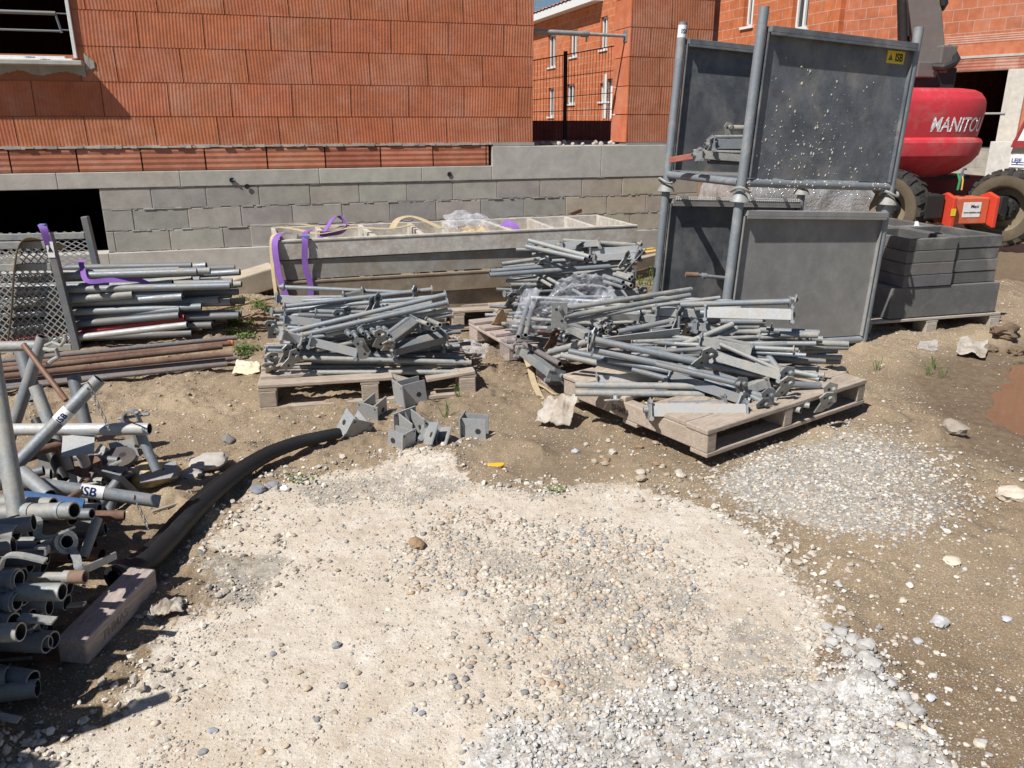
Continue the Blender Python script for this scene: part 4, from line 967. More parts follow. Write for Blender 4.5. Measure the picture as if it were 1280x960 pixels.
def pair_frame(p1,p2,r,gap,label,group,mat=GALV,roll=0,plates=True,vee=True):
    """two parallel tubes joined by a plate at one end and a bridge near the other"""
    p1=Vector(p1);p2=Vector(p2);L=(p2-p1).length
    t=thing('prop_frame',label,'scaffold brace',mat=frame(p1,p2,roll),group=group)
    for s in (-.5,.5):
        m=M(); m.tube((0,s*gap,0),(L,s*gap,0),r,mi=0,mi2=1); m.obj('tube',[mat,BORE],t)
    if plates:
        plate_part(t,mat,.012,w=gap+r*4.5,h=r*5.5,vee=False)
        plate_part(t,mat,L*.93,w=gap*1.8,h=.14,vee=vee,ay=(1,0,0),az=(0,1,0),off=(0,r+.004))
        m=M(); m.tube((L*.93,-gap*.9,r+.012),(L*.93,gap*.9,r+.012),.010,n=8,hollow=False); m.obj('bolt',mat,t)
    return t
def angle_bracket(p1,p2,label,group,mat=GALVL,roll=0,h=.045,tube=True,mat2=GALV):
    """V-shaped steel channel with a tube alongside and little lugs at both ends"""
    p1=Vector(p1);p2=Vector(p2);L=(p2-p1).length
    t=thing('bracket_beam',label,'bracket beam',mat=frame(p1,p2,roll),group=group)
    m=M(); th=.004
    m.box((0,-.030,-h/2),(L,-.030+th,h/2)); m.box((0,-.030+th,h/2-th),(L,.02,h/2)); m.box((0,-.030+th,-h/2),(L,-.016,-h/2+th))
    m.obj('channel',mat,t,smooth=False,bevel=.0015)
    if tube: m=M(); m.tube((-.02,.035,h*.1),(L+.02,.035,h*.1),.015,mi=0,mi2=1); m.obj('tube',[mat2,BORE],t)
    for x in (.004,L-.004):
        m=M(); m.prism([(-.055,-h*.75),(.05,-h*.6),(.055,h*.7),(-.02,h*.95),(-.05,h*.4)],(x,0,0),(0,1,0),(0,0,1),.006); m.obj('lug',mat2,t,smooth=False)
        m=M(); m.tube((x,-.05,h*.6),(x,-.015,h*.6),.009,n=8,hollow=False); m.tube((x,-.06,-h*.7),(x,-.03,-h*.7),.012,n=6,hollow=False); m.obj('bolt',mat2,t)
    return t
HA='galvanised pieces heaped on the left pallet'; HB='galvanised pieces heaped on the middle pallet'; HC='galvanised pieces heaped on the front pallet'; HD='galvanised pieces heaped on the rear pallet'
def T(e1,e2,r,lab,grp,mat=GALV,**k): return put_tube(e1,e2,r,lab,grp,mat,**k)
# --- heap A (left pallet): heroes by survey
def a_(u,v,Y): return PY(u,v,Y)
LA='galvanised tube lying in the heap on the left pallet'
T(a_(349.5,358.6,4.75),a_(510,366,4.80),.0165,'uppermost level tube at the very back of the left heap',None,collar=((.02,.012,1.7),))
T(a_(356,383,4.42),a_(539,362,4.62),.0165,'capped tube slanting up to the right on the left heap',HA,caps=3)
T(a_(360,387,4.48),a_(543,371,4.55),.015,LA,HA)
T(a_(359,415.5,4.15),a_(556,368.4,4.40),.017,'long front tube climbing rightwards to a round cap on the left heap',None,caps=2)
T(a_(359,423,4.12),a_(558.5,378,4.36),.0175,'lowest of the long slanting tubes across the front of the left heap',None,caps=2)
T(a_(407,419,4.20),a_(559.6,387,4.38),.015,LA,HA,GALVM)
for (u1,v1,u2,v2,Y1,Y2,mt) in ((340,390,380,388,4.5,4.6,GALV),(341,395,470,392,4.55,4.6,GALV),(352,377,470,372,4.7,4.7,GALV),(349,466,573,465,4.13,4.20,GALVM),(359,447,589,453,4.12,4.25,GALVM),(331,433,582,448,4.3,4.42,GALV),(350,459,568,458,4.2,4.3,GALVM),(333,438,460,442,4.2,4.3,GALV),(330,447,420,446,4.15,4.25,GALV),(360,442,500,446,4.15,4.25,GALV),(390,451,585,455,4.22,4.3,GALVM),(345,372,440,371,4.8,4.85,GALV),(430,398,540,392,4.5,4.55,GALV),(345,405,450,403,4.45,4.5,GALV),(420,440,575,436,4.5,4.55,GALV)):
    T(a_(u1,v1,Y1),a_(u2,v2,Y2),random.choice((.0135,.015,.017)),LA,HA,mt,caps=random.choice((0,0,1)))
for (u,v,du,dv) in ((535,405,-22,-8),(550,406,-20,-9),(542,411,-22,-6),(365,434,2,-22),(372,431,2,-22),(373,438,2,-20)):
    p=a_(u,v,4.12); q=a_(u+du,v+dv,4.45); T(p,q,.015,'hollow tube end poking out towards the camera from the left heap','tube ends poking out of the left heap',GALVM)
for i in range(7):
    u=438+i*8; T(a_(u,418+random.uniform(-3,5),4.12),a_(u-12,402+random.uniform(-4,4),4.4),.013,'short collared rod in the bundle at the heart of the left heap','collared rods in the left heap',GALV,collar=((.25,.02,1.6),(.55,.02,1.5),(.8,.02,1.6)))
LB='bright steel channel bracket in the heap on the left pallet'
for (u1,v1,u2,v2,Y1,Y2,rl,mt) in ((346,373,428,379,4.70,4.75,-.2,GALVL),(354,399,440,408,4.35,4.45,-.2,GALVL),(472,386,540,378,4.5,4.55,-.2,GALVL),(386,426,446,441,4.15,4.2,-.2,GALVL),(483,428,518,402,4.12,4.3,.5,GALVD),(489,438,556,421,4.15,4.3,.3,GALVD),(470,430,555,428,4.35,4.4,.2,GALVD),(350,417,375,424,4.1,4.15,0,GALVL),(430,372,455,366,4.72,4.74,0,GALVD)):
    angle_bracket(a_(u1,v1,Y1),a_(u2,v2,Y2),LB,'channel brackets in the left heap',mt,roll=rl,tube=random.random()<.5)
def loose_plate(p,rx,ry,rz,label,group,mat=GALV,w=.12,h=.13,name='steel_plate',vee=True):
    m4=Matrix.Translation(p)@Matrix.Rotation(rz,4,'Z')@Matrix.Rotation(rx,4,'X')@Matrix.Rotation(ry,4,'Y')
    t=thing(name,label,'steel plate',mat=m4,group=group); plate_part(t,mat,0,w=w,h=h,vee=vee,ay=(1,0,0),az=(0,0,1)); 
    m=M(); m.tube((0,-.02,h*.3),(0,.02,h*.3),.011,n=8,hollow=False); m.obj('bolt',mat,t); return t
for (u,v,Y,rx,ry,rz,mt) in ((475,424,4.08,.4,.5,.2,GALVM),(485,432,4.05,.9,.2,.5,GALVM),(452,436,4.08,.1,.1,.1,GALVD),(357,442,4.08,.5,.3,1.0,GALVM),(363,450,4.05,.3,.9,.8,GALVM),(337,460,4.1,.8,.2,.3,GALVM),(430,390,4.35,.9,.7,.3,GALVD),(463,384,4.4,.2,.8,.9,GALVD),(470,380,4.42,.2,.6,1.2,GALVD),(425,398,4.3,.4,.2,.4,GALV),(340,412,4.25,.4,.2,.4,GALV),(518,370,4.55,.1,.3,1.3,GALV),(340,450,4.1,.6,.3,.6,GALVM)):
    loose_plate(a_(u,v,Y),rx,ry,rz,'bolted notched plate among the tubes of the left heap','notched plates in the left heap',mt,w=.10,h=.12)
def filler(n,cx,cy,ux,W,D,z0,z1,label,group,rr=(.013,.016),L=(.6,1.05),spread=.25,taper=.3):
    ux=Vector((*ux,0)).normalized(); uy=Vector((-ux.y,ux.x,0))
    for i in range(n):
        f=i/n; z=z0+(z1-z0)*f; k=1-taper*f
        a=random.gauss(0,spread); l=random.uniform(*L)*k; c=Vector((cx,cy,z))+ux*random.uniform(-.5,.5)*(W-l*.9)*k+uy*random.uniform(-.5,.5)*D*k
        d=(ux*math.cos(a)+uy*math.sin(a)); dz=random.uniform(-.03,.03)
        T(c-d*l/2-Vector((0,0,dz)),c+d*l/2+Vector((0,0,dz)),random.uniform(*rr),label,group,random.choice((GALV,GALV,GALVM,GALVD)),caps=random.choice((0,0,0,1,2)))
cA=A0.xy+ua*.6+Vector((-ua.y,ua.x))*.48
filler(50,cA.x,cA.y,ua,1.12,.6,.17,.42,LA,HA)
# --- heap D (rear pallet)
LD='galvanised tube lying in the rear heap before the shuttering frames'
def d_(u,v,Y): return PY(u,v,Y)
for (u1,v1,u2,v2,Y1,Y2,r) in ((661,300.5,737,321,5.45,5.15,.019),(658,308,731,324,5.4,5.15,.019),(703,300.5,794,306,5.6,5.6,.018),(627,330,685,322,5.4,5.5,.017),(628,334,690,329,5.4,5.5,.015),(613,339,709,331,5.25,5.4,.018),(612,344,762,333,5.2,5.45,.020),(640,350,780,336,5.35,5.5,.016),(633,351,672,350,5.25,5.3,.015),(638,356,670,356,5.2,5.25,.016),(668,345,690,358,5.4,5.2,.014),(676,343,700,356,5.4,5.2,.014),(755,345,779,353,5.35,5.12,.018),(756,352,780,359,5.35,5.12,.018),(768,343,787,349,5.35,5.14,.018),(775,350,789,357,5.3,5.1,.018),(772,341,790,346,5.35,5.15,.016),(645,312,780,311,5.6,5.6,.015),(665,318,790,315,5.7,5.7,.015),(660,338,790,326,5.6,5.6,.015),(690,326,790,322,5.55,5.6,.015),(700,341,790,333,5.6,5.6,.015)):
    T(d_(u1,v1,Y1),d_(u2,v2,Y2),r,LD,HD,random.choice((GALV,GALVM)))
for (u1,v1,u2,v2,Y) in ((740,322,799,320,5.5),(700,307,748,304,5.5),(735,315,800,311,5.55),(725,340,790,345,5.5),(745,366,795,367,5.3),(665,306,700,304,5.6)):
    angle_bracket(d_(u1,v1,Y),d_(u2,v2,Y+.05),'bright steel channel in the rear heap before the shuttering frames','channels in the rear heap',GALVL,roll=-.2)
for (u,v,Y,rz) in ((797,312,5.5,1.4),(799,320,5.48,1.2),(722,310,5.4,.8),(786,334,5.4,1.2),(675,330,5.35,.4),(802,367,5.25,.3),(715,328,5.3,.3),(780,325,5.4,.9)):
    loose_plate(d_(u,v,Y),random.random(),random.random(),rz,'notched end plate in the rear heap before the shuttering frames','end plates in the rear heap',random.choice((GALV,GALVM,GALVD)),w=.1,h=.13)
filler(36,.42,5.68,(.96,.28),.95,.5,.17,.52,LD,HD,spread=.3)
# --- heap B (middle)
LBm='galvanised tube lying in the middle heap behind the front pallet'
def b_(u,v,z): return G(u,v,z)
for (u1,v1,z1,u2,v2,z2,r,mt,cap) in ((706,386,.50,864,361.5,.52,.017,GALVM,0),(704,396,.46,862,369,.49,.0175,GALVM,0),(702,404,.42,812,383,.46,.013,GALVM,0),
      (687,440,.20,738,426,.32,.021,GALVM,0),(686,449,.17,741,434,.28,.016,GALVM,0),(648,421,.30,664,364,.40,.018,GALV,0),(657,419,.30,670,362,.40,.018,GALV,0),(772,415,.33,835,402,.36,.019,GALV,0),
      (749,409,.38,764,402,.34,.014,GALVM,0),(760,407,.38,752,396,.40,.016,GALV,0),(868,387,.42,925,384,.43,.016,GALVM,0),(845,391,.38,915,388,.40,.016,GALV,0),(664,372,.40,760,378,.40,.017,GALV,0),(690,381,.38,800,388,.36,.015,GALV,0),
      (640,408,.30,720,412,.30,.016,GALV,0),(652,398,.33,740,404,.34,.015,GALVM,0),(780,432,.28,890,428,.30,.013,GALV,0),(700,420,.26,780,426,.26,.015,GALV,0),(795,385,.36,900,372,.42,.015,GALVM,0),(820,372,.40,915,377,.40,.016,GALV,0),(655,430,.2,700,455,.17,.02,RUSTL,0),(660,412,.25,690,414,.27,.022,RUST,0),(855,381,.40,936,382,.41,.017,GALV,0)):
    T(b_(u1,v1,z1),b_(u2,v2,z2),r,LBm,HB,mt,caps=cap)
for (u1,v1,u2,v2,z) in ((738,399,750,415,.38),(746,396,757,413,.37),(753,394,764,409,.38),(757,405,763,413,.36)):
    T(b_(u1,v1,z+.03),b_(u2,v2-3,z),.014,'hollow tube in the cluster of open ends in the middle heap','open tube ends in the middle heap',GALVM)
# pointed steel plate (bright wedge) and others
wg=thing('gusset_bracket','long bright wedge shaped steel gusset in the middle heap','bracket',mat=frame(b_(748,424,.34),b_(848,418,.35)))
Lw=(b_(748,424,.34)-b_(848,418,.35)).length
m=M(); m.prism([(0,-.006),(Lw,-.035),(Lw,.045),(0,.006)],(0,0,0),(1,0,0),(0,-.45,.9),.005); m.obj('gusset',GALVL,wg,smooth=False)
m=M(); m.tube((Lw,.0,-.13),(Lw,.0,.10),.007,n=8,hollow=False); m.obj('pin',GALV,wg)
rp=b_(699,394,.47); loose_plate(rp,.1,.0,.15,'rounded muddy clamp plate holding the long tubes of the middle heap',None,GALVM,w=.085,h=.14,vee=False,name='clamp_plate')
for (u,v,z,rz,mt) in ((735,432,.30,1.4,GALV),(741,425,.33,1.1,GALV),(847,392,.40,1.3,GALVD),(846,400,.38,1.0,GALVD),(690,425,.24,.5,RUST),(705,430,.22,1.2,RUSTL),(860,408,.30,.3,GALVM),(655,368,.38,.2,GALV),(638,374,.33,.6,GALV),(720,440,.2,1.,RUSTL)):
    loose_plate(b_(u,v,z),random.random()*.8,random.random(),rz,'bolted end plate jammed in the middle heap','end plates in the middle heap',mt,w=.1,h=.14)
m=M(); p=b_(712,420,.27); prev=None; pts=[p+Vector((math.cos(a)*.05,-.01,math.sin(a)*.04)) for a in [k*2*math.pi/18 for k in range(15)]]; m.path(pts,.007,n=7); tag(m.obj('steel_ring',GALVM),'curved pale steel ring hook in the middle heap','ring')
for (u1,v1,z1,u2,v2,z2) in ((700,402,.36,745,425,.30),(820,389,.40,900,393,.38),(795,395,.36,850,403,.34),(880,410,.32,930,412,.30),(760,392,.38,800,394,.38),(655,440,.16,695,470,.14),(800,418,.28,850,440,.24),(862,402,.34,905,398,.36)):
    angle_bracket(b_(u1,v1,z1),b_(u2,v2,z2),'steel channel bracket jammed in the middle heap','channels in the middle heap',random.choice((GALVL,GALV,GALVM)),roll=random.uniform(-.5,.3))
cB=Vector((.45,4.95)); filler(42,cB.x,cB.y,(.95,.3),1.05,.8,.17,.36,LBm,HB,spread=.55)
filler(22,1.15,4.95,(.98,.15),1.0,.5,.08,.34,'galvanised tube in the heap spilling against the scaffold rack foot','pieces spilling against the scaffold rack',spread=.35)
# right part of middle heap (against rack)
LR='galvanised tube end stacked at the right beside the rack foot'
for (u1,v1,u2,v2,z) in ((925,432,1060,434,.20),(930,426,1060,430,.24),(935,442,1052,446,.14),(950,440,1046,438,.17),(935,418,1028,424,.28),(940,412,1024,416,.31),(960,450,1050,452,.09),(975,418,1022,419,.33),(900,402,952,402,.36),(896,408,948,408,.33),(900,414,950,415,.30),(865,343,905,346,.66)):
    if v1==343: continue
    T(b_(u1,v1,z),b_(u2,v2,z),.0175,LR,'tube ends beside the rack foot',random.choice((GALVM,GALV)))
angle_bracket(b_(880,391,.44),b_(990,394,.45),'long bright bracket beam lying on top near the lower sheet panel',None,GALVL,roll=-.35,h=.06)
T(b_(850,381,.46),b_(986,377,.49),.017,'straight capped tube above the long bright bracket beam',None,caps=2)
loose_plate(b_(990,384,.47),.2,.1,1.3,'lug plate closing the right end of the upper bracket beam',None,GALVM,w=.1,h=.15)
angle_bracket(b_(866,408,.36),b_(915,414,.33),'muddy bracket beam just below the two raised tube ends',None,GALVM,roll=-.3)
T(b_(850,432,.30),b_(916,405,.40),.018,'left of two muddy tubes rising rightwards with open ends',None,GALVM)
T(b_(858,437,.27),b_(921,410,.37),.018,'right of two muddy tubes rising rightwards with open ends',None,GALVM)
# --- heap C (front pallet)
LCc='galvanised tube lying in the heap on the front pallet'
T(b_(741,424,.42),b_(967,473,.24),.021,'long smooth tube crossing the front heap highest from upper left',None,caps=1)
T(b_(742,437,.36),b_(965,484,.20),.023,'thick tube just below the highest one crossing the front heap',None,caps=1)
T(b_(701,443.6,.30),b_(916,491,.17),.019,'muddy ended tube sticking out furthest left over the front heap',None,GALVM)
T(b_(711,439,.31),b_(919,482,.20),.022,'dull tube tucked behind the two long slanting tubes',None,GALVD)
T(b_(719,481,.22),b_(878,483,.22),.020,'upper of two mud crusted level tubes at front left of the pallet',None,GALVM)
T(b_(719,491,.185),b_(880,493,.185),.020,'lower of two mud crusted level tubes at front left of the pallet',None,GALVM)
angle_bracket(b_(811,513,.175),b_(932,514,.175),'bright bracket beam lying at the front edge of the front pallet',None,GALVL,roll=-.45,h=.062)
for (u1,v1,z1,u2,v2,z2,r,mt) in ((972,498,.17,1002,503,.15,.018,GALVM),(968,505,.14,1001,513,.14,.018,GALVM),(975,502,.15,1012,507,.15,.018,GALVM),(985,480,.22,1025,482,.20,.02,GALV),(880,476,.25,970,500,.18,.02,GALV),(860,460,.30,960,505,.17,.018,GALV),(890,440,.36,985,476,.24,.02,GALV),(900,430,.36,990,470,.25,.014,GALVM),(850,445,.34,950,470,.26,.016,GALV),(960,445,.30,985,478,.22,.02,GALV),(835,505,.17,930,503,.17,.017,GALV),(735,489,.17,860,487,.17,.017,GALVD),(930,488,.19,1010,496,.17,.018,GALVM),(820,455,.33,925,480,.27,.018,GALVD),(760,450,.30,900,475,.24,.018,GALV),(790,462,.26,920,495,.18,.018,GALVD)):
    T(b_(u1,v1,z1),b_(u2,v2,z2),r,LCc,HC,mt)
for (u,v,z,rx,ry,rz,mt) in ((958,503,.20,.15,.4,.3,GALVD),(950,512,.17,.4,.2,.5,GALVD),(1036,495,.20,.2,.3,.2,GALVM),(1030,503,.17,.5,.1,.4,GALVM),(983,474,.28,.3,.2,.2,GALV),(979,484,.25,.5,.3,.4,GALVM),(926,489,.23,.1,.2,.3,GALVD),(766,500,.17,1.2,.1,.1,GALVL),(880,447,.35,.6,.6,.2,GALVM),(1005,430,.26,.2,.6,.9,GALVM),(960,420,.30,.2,.4,1.3,GALVM)):
    loose_plate(b_(u,v,z),rx,ry,rz,'bent notched plate on the right part of the front heap' ,'notched plates in the front heap',mt,w=.11,h=.14)
for (u1,v1,z1,u2,v2,z2,mt) in ((840,470,.24,930,500,.20,GALVD),(890,445,.35,975,470,.28,GALVM),(900,500,.18,955,478,.24,GALVM),(745,475,.17,830,470,.2,GALVL),(875,425,.36,940,438,.33,GALVM)):
    angle_bracket(b_(u1,v1,z1),b_(u2,v2,z2),'grey channel bracket among the tubes of the front heap','channels in the front heap',mt,roll=random.uniform(-.4,.3))
cC=(FC.xy+RC.xy+LC_.xy+(RC.xy+LC_.xy-FC.xy))/4
filler(30,cC.x+.04,cC.y+.12,(.93,-.30),1.0,.5,.20,.34,LCc,HC,spread=.3)
# ---------------- plastic film and rags
sheet('plastic_film','clear crumpled plastic film draped over the middle heap','plastic sheet',[G(668,392,.45),G(770,385,.47),G(762,348,.60),G(705,345,.62)],46,30,.05,FILM,8,1,hump=.03)
sheet('plastic_film','twisted tail of clear film running down from the middle heap','plastic sheet',[G(608,446,.06),G(640,444,.08),G(725,370,.56),G(678,372,.54)],20,40,.035,FILM,7,6)
sheet('plastic_film','milky plastic film lying on the ground right of the left pallet','plastic sheet',[G(556,434,.04),G(606,449,.02),G(612,432,.07),G(565,420,.10)],30,22,.03,FILM,7,12)
sheet('plastic_film','clear film shred hanging on the left side of the middle heap','plastic sheet',[G(636,410,.22),G(655,412,.22),G(678,360,.50),G(655,362,.46)],14,24,.03,FILM,7,16)
sheet('paper_sack','torn tan paper sack propped left of the middle heap','sack',[G(601,422,.02),G(625,424,.02),G(637,392,.26),G(626,388,.28)],18,20,.025,SACK,5,4,th=.002)
sheet('fabric_rag','dirty white sack slumped at the left corner of the front pallet','sack',[G(668,528,.01),G(712,532,.01),G(722,496,.13),G(682,500,.05)],36,30,.026,CLOTH,7,5,th=.003,hump=.03)
sheet('fabric_rag','crumpled white and yellow rag between the rods and left pallet','rag',[G(290,467,.02),G(325,468,.02),G(326,452,.04),G(296,452,.05)],22,16,.025,painted('cream_rag',(.66,.56,.38),(.75,.72,.62),.5,.9,0,objvar=0),5,6,th=.002)
sheet('fabric_rag','white rag lying by the timber block on the left','rag',[G(184,772,.01),G(226,765,.02),G(229,745,.03),G(190,757,.03)],24,18,.022,CLOTH,6,7,th=.002)
sheet('fabric_rag','crumpled white sheet in front of the concrete block pallet','rag',[G(1195,440,.01),G(1232,446,.01),G(1236,424,.02),G(1200,422,.03)],28,24,.022,CLOTH,5,9,th=.002)
sheet('plastic_scrap','pale scrap of plastic lying on wet mud near the puddle','scrap',[G(1168,566,.01),G(1198,580,.01),G(1196,570,.02),G(1176,562,.02)],10,6,.01,CLOTH,4,10,th=.002)
sheet('plastic_scrap','crumpled clear scrap on the mud below the block pallet','scrap',[G(1146,437,.01),G(1172,438,.01),G(1172,426,.05),G(1150,426,.04)],14,10,.02,FILM,5,13)
strap('torn_strap','frayed cream strap trailing from the middle pallet to the sack',[G(655,440,.10),G(662,460,.05),G(668,480,.03),G(678,500,.03),G(690,515,.03)],.035,BEIGE)
strap('torn_strap','short cream cord lying beside the middle pallet corner',[G(668,478,.03),G(680,484,.02),G(692,492,.015),G(703,493,.015)],.014,BEIGE)
yp=thing('plastic_shard','orange yellow plastic shard lying on the brown earth','plastic piece',loc=(*G(618,585)[:2],hz(*G(618,585)[:2])+.008))
m=M(); m.prism([(-.045,-.012),(.03,-.013),(.045,.0),(.04,.014),(-.01,.010),(-.04,.004)],(0,0,0),(1,0,0),(0,1,.25),.010); m.obj('shard',YPLA,yp,bevel=.003)
# ---------------- angle feet on the ground
FOOTM=painted('pale_zinc_bracket',(.40,.415,.42),(.34,.29,.22),.45,.55,.3,25,var=.2)
def foot_bracket(u,v,z,rz,rx,ry,label,s=1):
    p=G(u,v,z); t=thing('base_bracket',label,'base bracket',mat=Matrix.Translation(p)@Matrix.Rotation(rz,4,'Z')@Matrix.Rotation(rx,4,'X')@Matrix.Rotation(ry,4,'Y'),group='base brackets dropped on the ground')
    w=.062*s;h=.062*s
    def pl(ax,ay,o,ww,hh,nm,holes):
        m=M(); m.prism([(-ww,-hh),(ww,-hh),(ww,hh),(-ww,hh)],o,ax,ay,.006); n=Vector(ax).cross(Vector(ay)).normalized()
        for (a,b,r) in holes:
            c=Vector(o)+Vector(ax)*a+Vector(ay)*b
            m.lathe([(0,.0001),(0,r)],c+n*.0038,n,14,1); m.lathe([(0,.0001),(0,r)],c-n*.0038,-n,14,1)
        m.obj(nm,[FOOTM,HOLE],t,smooth=False)
    pl((1,0,0),(0,0,1),(0,-h,0),w,h,'base_plate',[(a*w*.75,b*h*.75,.005) for a in(-1,1) for b in(-1,1)])
    pl((0,1,0),(0,0,1),(-w*.55,0,0),h*.95,h*.9,'side_plate',[(h*.35,-h*.1,.014)])
    pl((0,1,0),(0,0,1),(w*.55,0,0),h*.95,h*.9,'side_plate',[(h*.35,-h*.1,.014)])
    m=M(); m.prism([(-h,-h),(h,-h),(-h,h)],(0,0,-h*.1),(0,1,0),(0,0,1),.006); m.obj('rib',GALVD,t,smooth=False)
foot_bracket(441,531,.045,R(35),R(15),R(25),'leftmost bracket lying by the hose end with its hole facing up')
foot_bracket(468,511,.05,R(-25),R(10),R(8),'bracket lying on its side with four small holes facing left')
foot_bracket(514,490,.08,R(-60),R(5),0,'tallest bracket standing upright behind the others',1.15)
foot_bracket(515,533,.07,R(-140),R(-10),R(6),'open topped bracket in the middle of the group')
foot_bracket(546,545,.05,R(-150),R(20),R(-30),'bracket leaning at the front right of the tight group')
foot_bracket(594,534,.05,R(-100),R(0),R(0),'rightmost bracket standing alone on the earth')
foot_bracket(500,548,.05,R(60),R(5),R(0),'bracket squeezed at the lower left of the tight group',.8)
# ---------------- black hose
pts=[G(424,541,.045),G(400,546,.05),G(372,553,.05),G(340,565,.05),G(310,582,.05),G(282,602,.05),G(255,625,.05),G(228,652,.05),G(203,680,.05),G(182,700,.06),G(152,718,.07)]
P=[Vector(p) for p in pts]; sm_=[]
for i in range(len(P)-1):
    p0=P[max(i-1,0)];p1=P[i];p2=P[i+1];p3=P[min(i+2,len(P)-1)]
    for k in range(8):
        t=k/8; sm_.append(.5*((2*p1)+(-p0+p2)*t+(2*p0-5*p1+4*p2-p3)*t*t+(-p0+3*p1-3*p2+p3)*t**3))
sm_.append(P[-1])
hs_=thing('rubber_hose','thick black split rubber hose curving across the earth','hose')
m=M(); rings=[]; nn=22; vs=[];fs=[]
for i,p in enumerate(sm_):
    d=(sm_[min(i+1,len(sm_)-1)]-sm_[max(i-1,0)]).normalized(); y=Vector((0,0,1)).cross(d).normalized(); z=d.cross(y); rr=.028+.013*min(1,i/50)+.0012*(i%2)
    for k in range(nn):
        a=2*math.pi*k/nn; q=rr*(1-.45*math.exp(-((a-1.9)/.22)**2)); vs.append(p+y*math.cos(a)*q*1.08+z*math.sin(a)*q*.92)
for i in range(len(sm_)-1):
    for k in range(nn): fs.append((i*nn+k,i*nn+(k+1)%nn,(i+1)*nn+(k+1)%nn,(i+1)*nn+k))
fs.append(tuple(range(nn-1,-1,-1))); e=(len(sm_)-1)*nn; fs.append(tuple(range(e,e+nn))); m.add(vs,fs); m.obj('hose',BLACKP,hs_)
m=M(); m.lathe([(0,.025),(0,.043),(.05,.042),(.05,.027)],sm_[-1]+(sm_[-1]-sm_[-2]).normalized()*-.02,(sm_[-1]-sm_[-3]).normalized(),20); m.obj('hose_collar',BLACKP,hs_)
# timber block
a=G(93,812,.05); b=G(180,722,.055)
tb=thing('timber_block','squared timber offcut lying between the hose end and the tube heap','timber',mat=frame(a,b,.06)); L=(b-a).length
m=M(); m.box((-.01,-.043,-.040),(L,.043,.040)); m.obj('timber',WOOD2,tb,bevel=.006,smooth=False)
text('FHMAS',.04,painted('timber_stamp',(.27,.21,.18),(.2,.15,.1),.3,.9,0,objvar=0),tb,Matrix.Translation((.07,-.0435,-.015))@FRONT,bold=.0003,ext=.0006)
# concrete slab block left of shuttering stack
a=G(281,345,.12); b=G(345,330,.17)
cb=thing('concrete_offcut','tan concrete block tilted against the left end of the shuttering stack','concrete block',mat=Matrix.Translation(G(315,352,.10))@Matrix.Rotation(R(30),4,'Z')@Matrix.Rotation(R(-12),4,'Y'))
m=M(); m.c=(.46,.40,.31); m.box((-.22,-.12,-.09),(.22,.16,.09)); m.c=(1,1,1); m.obj('block',CONC,cb,bevel=.012,smooth=False)
# yellow formwork boards right of the frames at the wall foot
fb=thing('formwork_board','yellow formwork beam lying at the foot of the block wall','board',mat=frame(PY(795,317,8.2),PY(830,312,8.6)))
m=M(); m.box((-.6,-.1,-.02),(.45,-.05,.02)); m.box((-.6,.05,-.02),(.45,.10,.02)); m.box((-.6,-.05,-.006),(.45,.05,.006)); m.obj('board',FORMW,fb,bevel=.003,smooth=False)
tg=thing('timber_plank','grey wet timber plank under the yellow formwork beam','plank',mat=frame(PY(790,328,8.0),PY(832,318,8.5)))
m=M(); m.box((-.6,-.1,-.06),(.5,.1,.05)); m.obj('plank',WOODG,tg,bevel=.004,smooth=False)
tp=thing('concrete_sliver','dark tile offcut leaning on the block wall behind the frames','tile',mat=frame(PY(712,268,8.9),PY(728,262,9.0)))
m=M(); m.box((0,-.02,-.02),(.16,.02,.02)); m.obj('tile',RUST,tp,smooth=False)
# ================================================================== RACKS, BLOCKS, MACHINE
random.seed(33)
# ---------------- left tube rack
PB=G(97,437); rk=thing('storage_rack','grey steel storage rack with expanded mesh side at the left edge','rack')
ux=Vector((.985,.17,0)).normalized(); uy=Vector((-ux.y,ux.x,0))
top=.775
def rp_(s,t,z): return PB+ux*s+uy*t+Vector((0,0,z))
def lean(p): return p+Vector((-.055*p.z/.775,0,0))
LR_=1.0
for (s,t) in ((0,0),(0,.72),(-LR_-.3,0),(-LR_-.3,.72)):
    m=M(); m.obox(lean(rp_(s,t,0)),lean(rp_(s,t,top+(.02 if t else 0))),.055,.045,up=tuple(ux)); m.obj('post',GALVD,rk,bevel=.004,smooth=False)
for t in (0,.72):
    for z in (.70,.56,.02) if t==0 else (.66,.04):
        m=M(); m.obox(lean(rp_(-LR_-.28,t,z)),lean(rp_(-.03,t,z)),.03,.045); m.obj('rail',GALVM,rk,bevel=.003,smooth=False)
for z in (.06,):
    for s in (0,-LR_-.3): m=M(); m.obox(lean(rp_(s,.03,z)),lean(rp_(s,.69,z)),.045,.05); m.obj('rail',GALVD,rk,bevel=.003,smooth=False)
m=M(); nxm,nzm=20,14
x0,x1,z0,z1=-.92,-.03,.04,.69; dx=(x1-x0)/nxm; dz=(z1-z0)/nzm
for j in range(nzm):
    for i in range(nxm):
        cx=x0+dx*(i+.5); cz=z0+dz*(j+.5)
        for (a,b) in (((cx-dx/2,cz),(cx,cz+dz/2)),((cx,cz+dz/2),(cx+dx/2,cz)),((cx-dx/2,cz),(cx,cz-dz/2)),((cx,cz-dz/2),(cx+dx/2,cz))):
            m.obox(lean(rp_(a[0],-.005,a[1])),lean(rp_(b[0],-.005,b[1])),.004,.0065)
m.obj('mesh_panel',GALVM,rk,smooth=False)
m=M(); 
